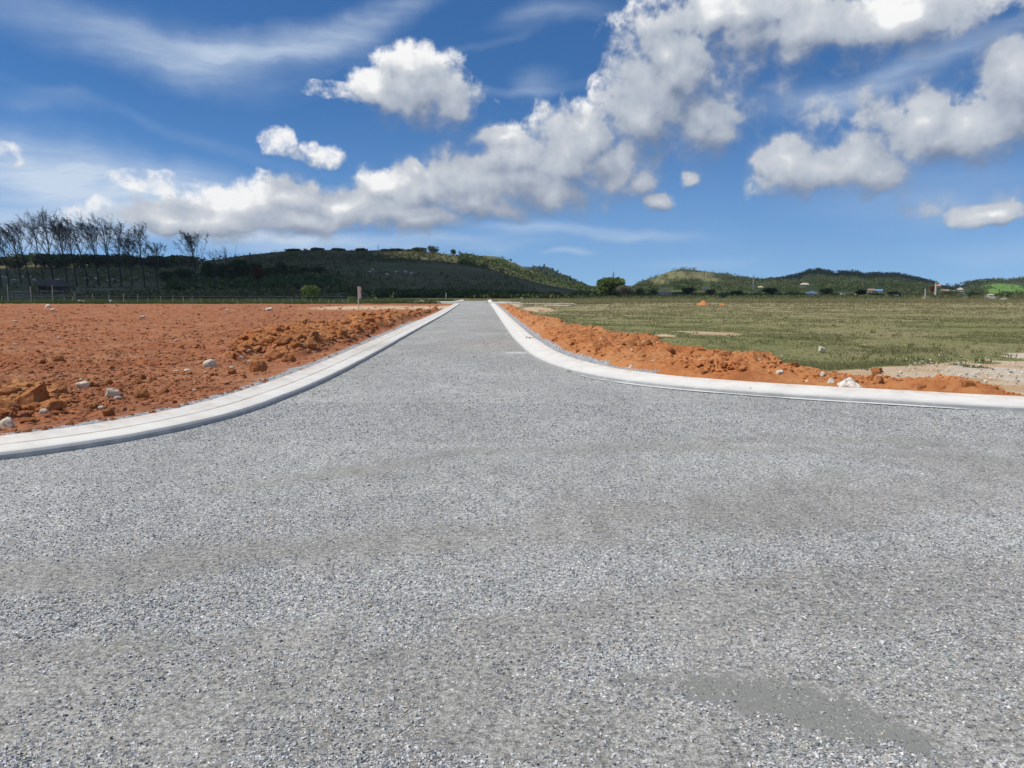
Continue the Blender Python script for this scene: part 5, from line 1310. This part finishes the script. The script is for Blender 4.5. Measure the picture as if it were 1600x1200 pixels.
def pole(px, top, Y, mat, r_, label, arm=True):
    X, Y, Z = stand(px, Y); H = at_depth(px, top, Y)[2] - Z; root = empty('utility_pole', (X, Y, Z - .1), .2); tag(root, label, 'pole')
    m_ = MB(); m_.bar((0, 0, 0), (0, 0, H), r_, r_ * .7, 6); m_.build('pole', mat, root)
    if arm: m_ = MB(); m_.box((0, -.1, H * .95), (H * .14, .1, .12)); m_.box((0, -.1, H * .86), (H * .09, .1, .1)); m_.build('cross_arm', WOOD, root)
POLEC = simple('pale_concrete_pole', (.66, .62, .55), (.56, .52, .46), 3, .8)
pole(1462.5, 440, 190, POLEC, .26, 'tall pale concrete pole rising above the village on the right'); pole(1446.5, 450, 150, PALEWOOD, .15, 'brown wooden pole beside the orange roofed house', False)
pole(1458.5, 465, 150, WOOD, .07, 'short wooden post between the two taller poles', False)

# ---------------------------------------------------------------- houses on the far right
WALLW = simple('cream_render', (.74, .68, .58), (.62, .56, .48), 1, .85); BRICK = simple('brick_wall', (.36, .20, .14), (.44, .26, .18), 1.5, .9)
GLASS = simple('dark_window', (.05, .06, .07), (.03, .035, .04), 1, .3)
ROOFS = {'salmon': simple('salmon_tiles', (.62, .38, .28), (.52, .30, .22), 2, .9), 'white': simple('whitish_roof', (.80, .78, .74), (.68, .66, .62), 1, .7), 'tan': simple('tan_tiles', (.62, .48, .36), (.52, .40, .30), 2, .9),
         'blue': simple('blue_sheet_roof', (.12, .25, .48), (.16, .30, .52), 1, .6), 'orange': simple('orange_tiles', (.55, .28, .16), (.44, .22, .13), 2, .9), 'grey': simple('grey_roof', (.50, .50, .49), (.40, .40, .40), 1, .8), 'brown': simple('brown_tiles', (.34, .22, .17), (.27, .18, .14), 2, .9)}
def house(px, py_base, wpx, hpx, roof, kind, label, wall=None, rz=0.0, Y=None):
    if Y is None: X, Y, Z = hit(px, py_base)
    else:
        X, Y, Z = stand(px, Y); 
    zb = at_depth(px, py_base, Y)[2]; Z = min(Z, zb) - .5
    W_ = wpx / FPX * Y; Ht = at_depth(px, py_base - hpx, Y)[2] - Z; D_ = W_ * .75
    root = empty('house', (X, Y, Z), rz); tag(root, label, 'house')
    rh = {'hip': .42, 'pyramid': .5, 'gable': .45, 'flat': .12}[kind] * hpx / FPX * Y; wh = Ht - rh
    m_ = MB(); m_.box((0, 0, wh / 2), (W_ * .86, D_ * .86, wh)); m_.build('wall', wall or WALLW, root)
    m_ = MB(); a, b = W_ / 2, D_ / 2
    if kind == 'flat': m_.box((0, 0, wh + rh / 2), (W_ * .95, D_ * .95, rh))
    else:
        r_ = {'hip': .45, 'pyramid': .04, 'gable': .98}[kind] * a
        m_.poly([(-a, -b, wh), (a, -b, wh), (a, b, wh), (-a, b, wh), (-r_, 0, wh + rh), (r_, 0, wh + rh), (-a, -b, wh - .15), (a, -b, wh - .15), (a, b, wh - .15), (-a, b, wh - .15)],
                [(0, 1, 5, 4), (1, 2, 5), (2, 3, 4, 5), (3, 0, 4), (0, 6, 7, 1), (1, 7, 8, 2), (2, 8, 9, 3), (3, 9, 6, 0), (6, 9, 8, 7)])
    m_.build('roof', ROOFS[roof], root)
    nw = 2 if W_ < 7 else 3; vis = min(wh - .4, (hpx / FPX * Y) * .5 + .2)
    for i in range(nw):
        m_ = MB(); x = (i - (nw - 1) / 2) * W_ * .86 / nw
        if i == nw // 2: m_.box((x, -D_ * .43, wh - .4 - vis / 2), (W_ * .09, .12, vis * .9)); m_.build('door', GLASS, root)
        else: m_.box((x, -D_ * .43, wh - .4 - vis * .35), (W_ * .12, .12, vis * .45)); m_.build('window', GLASS, root)
    return root
HOUSES = [(1039, 462, 18, 9, 'salmon', 'hip', 'salmon hip-roofed house at the foot of the rounded hill'), (1268, 463, 18, 9, 'white', 'pyramid', 'house with a bright white pyramid roof among the trees'),
 (1257, 448, 14, 6, 'tan', 'hip', 'tan roofed house up the slope above the white pyramid roof'), (1361, 457, 10, 6, 'brown', 'gable', 'small brown roofed house touching the blue roofed one'), (1373, 457, 11, 5, 'blue', 'gable', 'low house with a blue sheet roof'),
 (1316, 462, 8, 4, 'white', 'flat', 'tiny white flat-roofed house between the trees left of the brown roof'), (1335, 462, 7, 3, 'tan', 'hip', 'tiny tan house right of the tiny white one'), (1399, 464, 9, 4, 'tan', 'gable', 'small pale house right of the blue roof'),
 (1500, 456, 10, 7, 'tan', 'pyramid', 'highest village house, tan pyramid roof'), (1493, 458, 9, 4, 'white', 'flat', 'white flat-roofed house left below the tan pyramid roof'), (1506, 463, 9, 5, 'grey', 'flat', 'grey roofed white house below the tan pyramid roof'),
 (1476, 458, 12, 6, 'brown', 'gable', 'brick house right of the pale concrete pole'), (1537, 466, 7, 4, 'white', 'flat', 'small white house left of the pale roofs below the green pasture'), (1548, 463, 9, 4, 'tan', 'hip', 'pale hip roof directly below the green pasture'),
 (1550, 467, 9, 4, 'white', 'flat', 'white house in front of the pale hip roof'), (1567, 470, 9, 4, 'white', 'gable', 'white gabled house nearest the right edge'), (1465, 450, 9, 6, 'orange', 'gable', 'orange roofed house high behind the pale pole'),
 (1113, 462, 12, 5, 'salmon', 'gable', 'pink roofed house in the scrub left of the pylon'), (1102, 452, 10, 4, 'tan', 'flat', 'pale building up the slope left of the pylon'), (1188, 451, 9, 4, 'tan', 'hip', 'small tan house on the slope right of the pylon')]
for (px, py, w, h, rf, kd, lb) in HOUSES: house(px, py, w, h, rf, kd, lb, BRICK if 'brick' in lb else None, rz=((px * 37) % 50 - 25) / 60)
house(1442, 473, 14, 8, 'orange', 'gable', 'house with a weathered orange roof beside the brown pole', Y=178, rz=.3)
house(1473, 474, 13, 5, 'tan', 'hip', 'low cream roofed house at the back edge of the field', Y=178); house(1502, 473, 10, 5, 'brown', 'flat', 'small brick house in front of the village', BRICK, Y=190)
house(1128, 472, 8, 4, 'white', 'flat', 'tiny white hut right behind the smaller orange earth cone', Y=182); house(1547, 474, 6, 4, 'tan', 'gable', 'tiny tan hut at the field edge below the village', Y=182); house(1567, 474, 8, 3, 'white', 'flat', 'low white hut at the field edge near the right edge', Y=185)

# ---------------------------------------------------------------- cattle
def cow_mesh(graze, seed):
    J = [(-.75, 0, 1.22), (-.1, 0, 1.20), (.45, 0, 1.24), (.75, 0, 1.42), (1.05, 0, 1.35 if not graze else .85), (1.35, 0, 1.45 if not graze else .38), (1.62, 0, 1.28 if not graze else .12)]
    R = [.27, .34, .31, .20, .15, .13, .075]; E = [(i, i + 1) for i in range(6)]
    for (bx, root) in ((-.72, 0), (.42, 2)):
        for s in (-1, 1):
            n = len(J); k = -.10 if bx < 0 else .04
            J += [(bx, s * .20, 1.0), (bx + k, s * .22, .55), (bx - k * .4, s * .22, .05)]; R += [.15, .075, .05]; E += [(root, n), (n, n + 1), (n + 1, n + 2)]
    n = len(J); J += [(-1.02, 0, 1.15), (-1.06, 0, .55)]; R += [.04, .03]; E += [(0, n), (n, n + 1)]
    n = len(J); e = 5; J += [(J[e][0] - .02, .2, J[e][2] + .12), (J[e][0] - .02, -.2, J[e][2] + .12)]; R += [.035, .035]; E += [(e, n), (e, n + 1)]
    me = bpy.data.meshes.new('cow'); me.from_pydata(J, E, []); o = bpy.data.objects.new('cow', me); scene.collection.objects.link(o)
    sk = o.modifiers.new('skin', 'SKIN'); o.modifiers.new('sub', 'SUBSURF').levels = 1
    for i, v in enumerate(o.data.skin_vertices[0].data): v.radius = (R[i], R[i]); v.use_root = (i == 0)
    dg = bpy.context.evaluated_depsgraph_get(); m2 = bpy.data.meshes.new_from_object(o.evaluated_get(dg)); bpy.data.objects.remove(o)
    m2.materials.clear(); m2.materials.append(WHITEHIDE); m2.name = 'cow'; return m2
COWS_ME = [cow_mesh(False, 1), cow_mesh(True, 2)]
COWS = [(3, 434, 6, 'white cow at the left edge of the picture, highest of the herd'), (10, 435, 5, 'white cow just right of the one at the left edge'), (21, 439, 5, 'white cow below the gap between the first two bare trees'), (36, 434, 6, 'white cow standing between the second and third bare trees'),
 (47, 434, 4, 'small white cow right beside a bare trunk, left of the shed'), (53, 438, 5, 'white cow just left of the shed roof'), (91, 439, 6, 'white cow just above the right end of the shed roof'), (135, 436, 5, 'greyish white cow right of the shed, under the long leaning tree'),
 (150, 437, 7, 'largest white cow of the group right of the shed'), (168, 440, 6, 'white cow left of the close pair under the bare trees'), (177, 438, 5, 'white cow, left one of the close pair under the bare trees'), (185, 439, 5, 'white cow, right one of the close pair under the bare trees'),
 (206, 437, 6, 'white cow between the goblet shaped tree and its left neighbour'), (219, 439, 6, 'white cow under the goblet shaped tree'),
 (577, 426, 4, 'white cow at the left end of the herd on the open slope'), (582, 423, 4, 'white cow, upper one of the left pair on the open slope'), (605, 430, 5, 'lowest white cow of the herd on the open slope'), (619, 426, 4, 'white cow in the middle of the herd on the open slope'), (634, 426, 4, 'white cow second from the right on the open slope'), (642, 428, 6, 'white cow at the right end of the herd on the open slope')]
for i, (px, py, w, lb) in enumerate(COWS):
    X, Y, Z = hit(px, py + 1.5); o = bpy.data.objects.new('cow', COWS_ME[i % 2]); scene.collection.objects.link(o)
    s = max(.62, min(1.25, (w / FPX * Y) / 2.5)); o.location = (X, Y, Z + .1); o.scale = (s,) * 3; o.rotation_euler = (0, 0, (0, math.pi, .5, 2.7, -.4)[i % 5]); tag(o, lb, 'cow', 'white cattle grazing on the slope')
for px, py, gz, lb in ((126, 473, 1, 'white cow grazing right behind the wire fence'), (172, 474, 1, 'white cow partly hidden by weeds behind a fence post, facing the camera')):
    X, Y, Z = stand(px, 108); o = bpy.data.objects.new('cow', COWS_ME[gz]); scene.collection.objects.link(o); o.location = (X, Y, -.45); o.scale = (.62,) * 3; o.rotation_euler = (0, 0, math.pi if px < 150 else -1.3); tag(o, lb, 'cow')
# dry leaves left on the kerb, a twig at its foot
x, y = on_ground(828, 529, .12); r = np.random.RandomState(3)
V, F = leaf_cloud([(0, 0, .02, .16, .10, .015)], 26, .07, 3); o = mesh_np('leaf_litter', V, F, simple('dead_leaf', (.30, .20, .10), (.42, .32, .18), 20, .9)); o.location = (x, y, .125); tag(o, 'small heap of dead leaves on top of the right kerb', 'leaf litter')
x, y = on_ground(1172, 616, .0); m_ = MB(); m_.bar((0, 0, .01), (.02, .05, .11), .014, .008, 5); m_.bar((.015, .03, .06), (-.03, .04, .09), .008, .005, 4); o = m_.build('stub', WOOD); o.location = (x, y, 0); tag(o, 'small dark stub poking up at the foot of the right kerb', 'stub')
x, y = on_ground(7, 716, .0); m_ = MB(); m_.bar((0, 0, 0), (.01, .02, .07), .016, .010, 5); m_.bar((.0, .01, .03), (.05, .02, .035), .009, .006, 4); o = m_.build('stub', WOOD); o.location = (x, y - .03, 0); tag(o, 'dark bit of wood at the foot of the left kerb, left edge of the picture', 'stub')

# ---------------------------------------------------------------- thin sea haze over the plain
hm = bpy.data.materials.new('haze'); hm.use_nodes = True; hm.node_tree.nodes.clear()
hv_ = hm.node_tree.nodes.new('ShaderNodeVolumePrincipled'); ho_ = hm.node_tree.nodes.new('ShaderNodeOutputMaterial'); hm.node_tree.links.new(hv_.outputs[0], ho_.inputs['Volume'])
hv_.inputs['Color'].default_value = (.72, .84, 1.0, 1); hv_.inputs['Density'].default_value = .00007; hv_.inputs['Anisotropy'].default_value = .1
m_ = MB(); m_.box((0, 320, 62), (4400, 3760, 126.5)); hz_o = m_.build('haze', hm); tag(hz_o, 'thin bluish haze over the plain and hills', None, None, 'stuff')
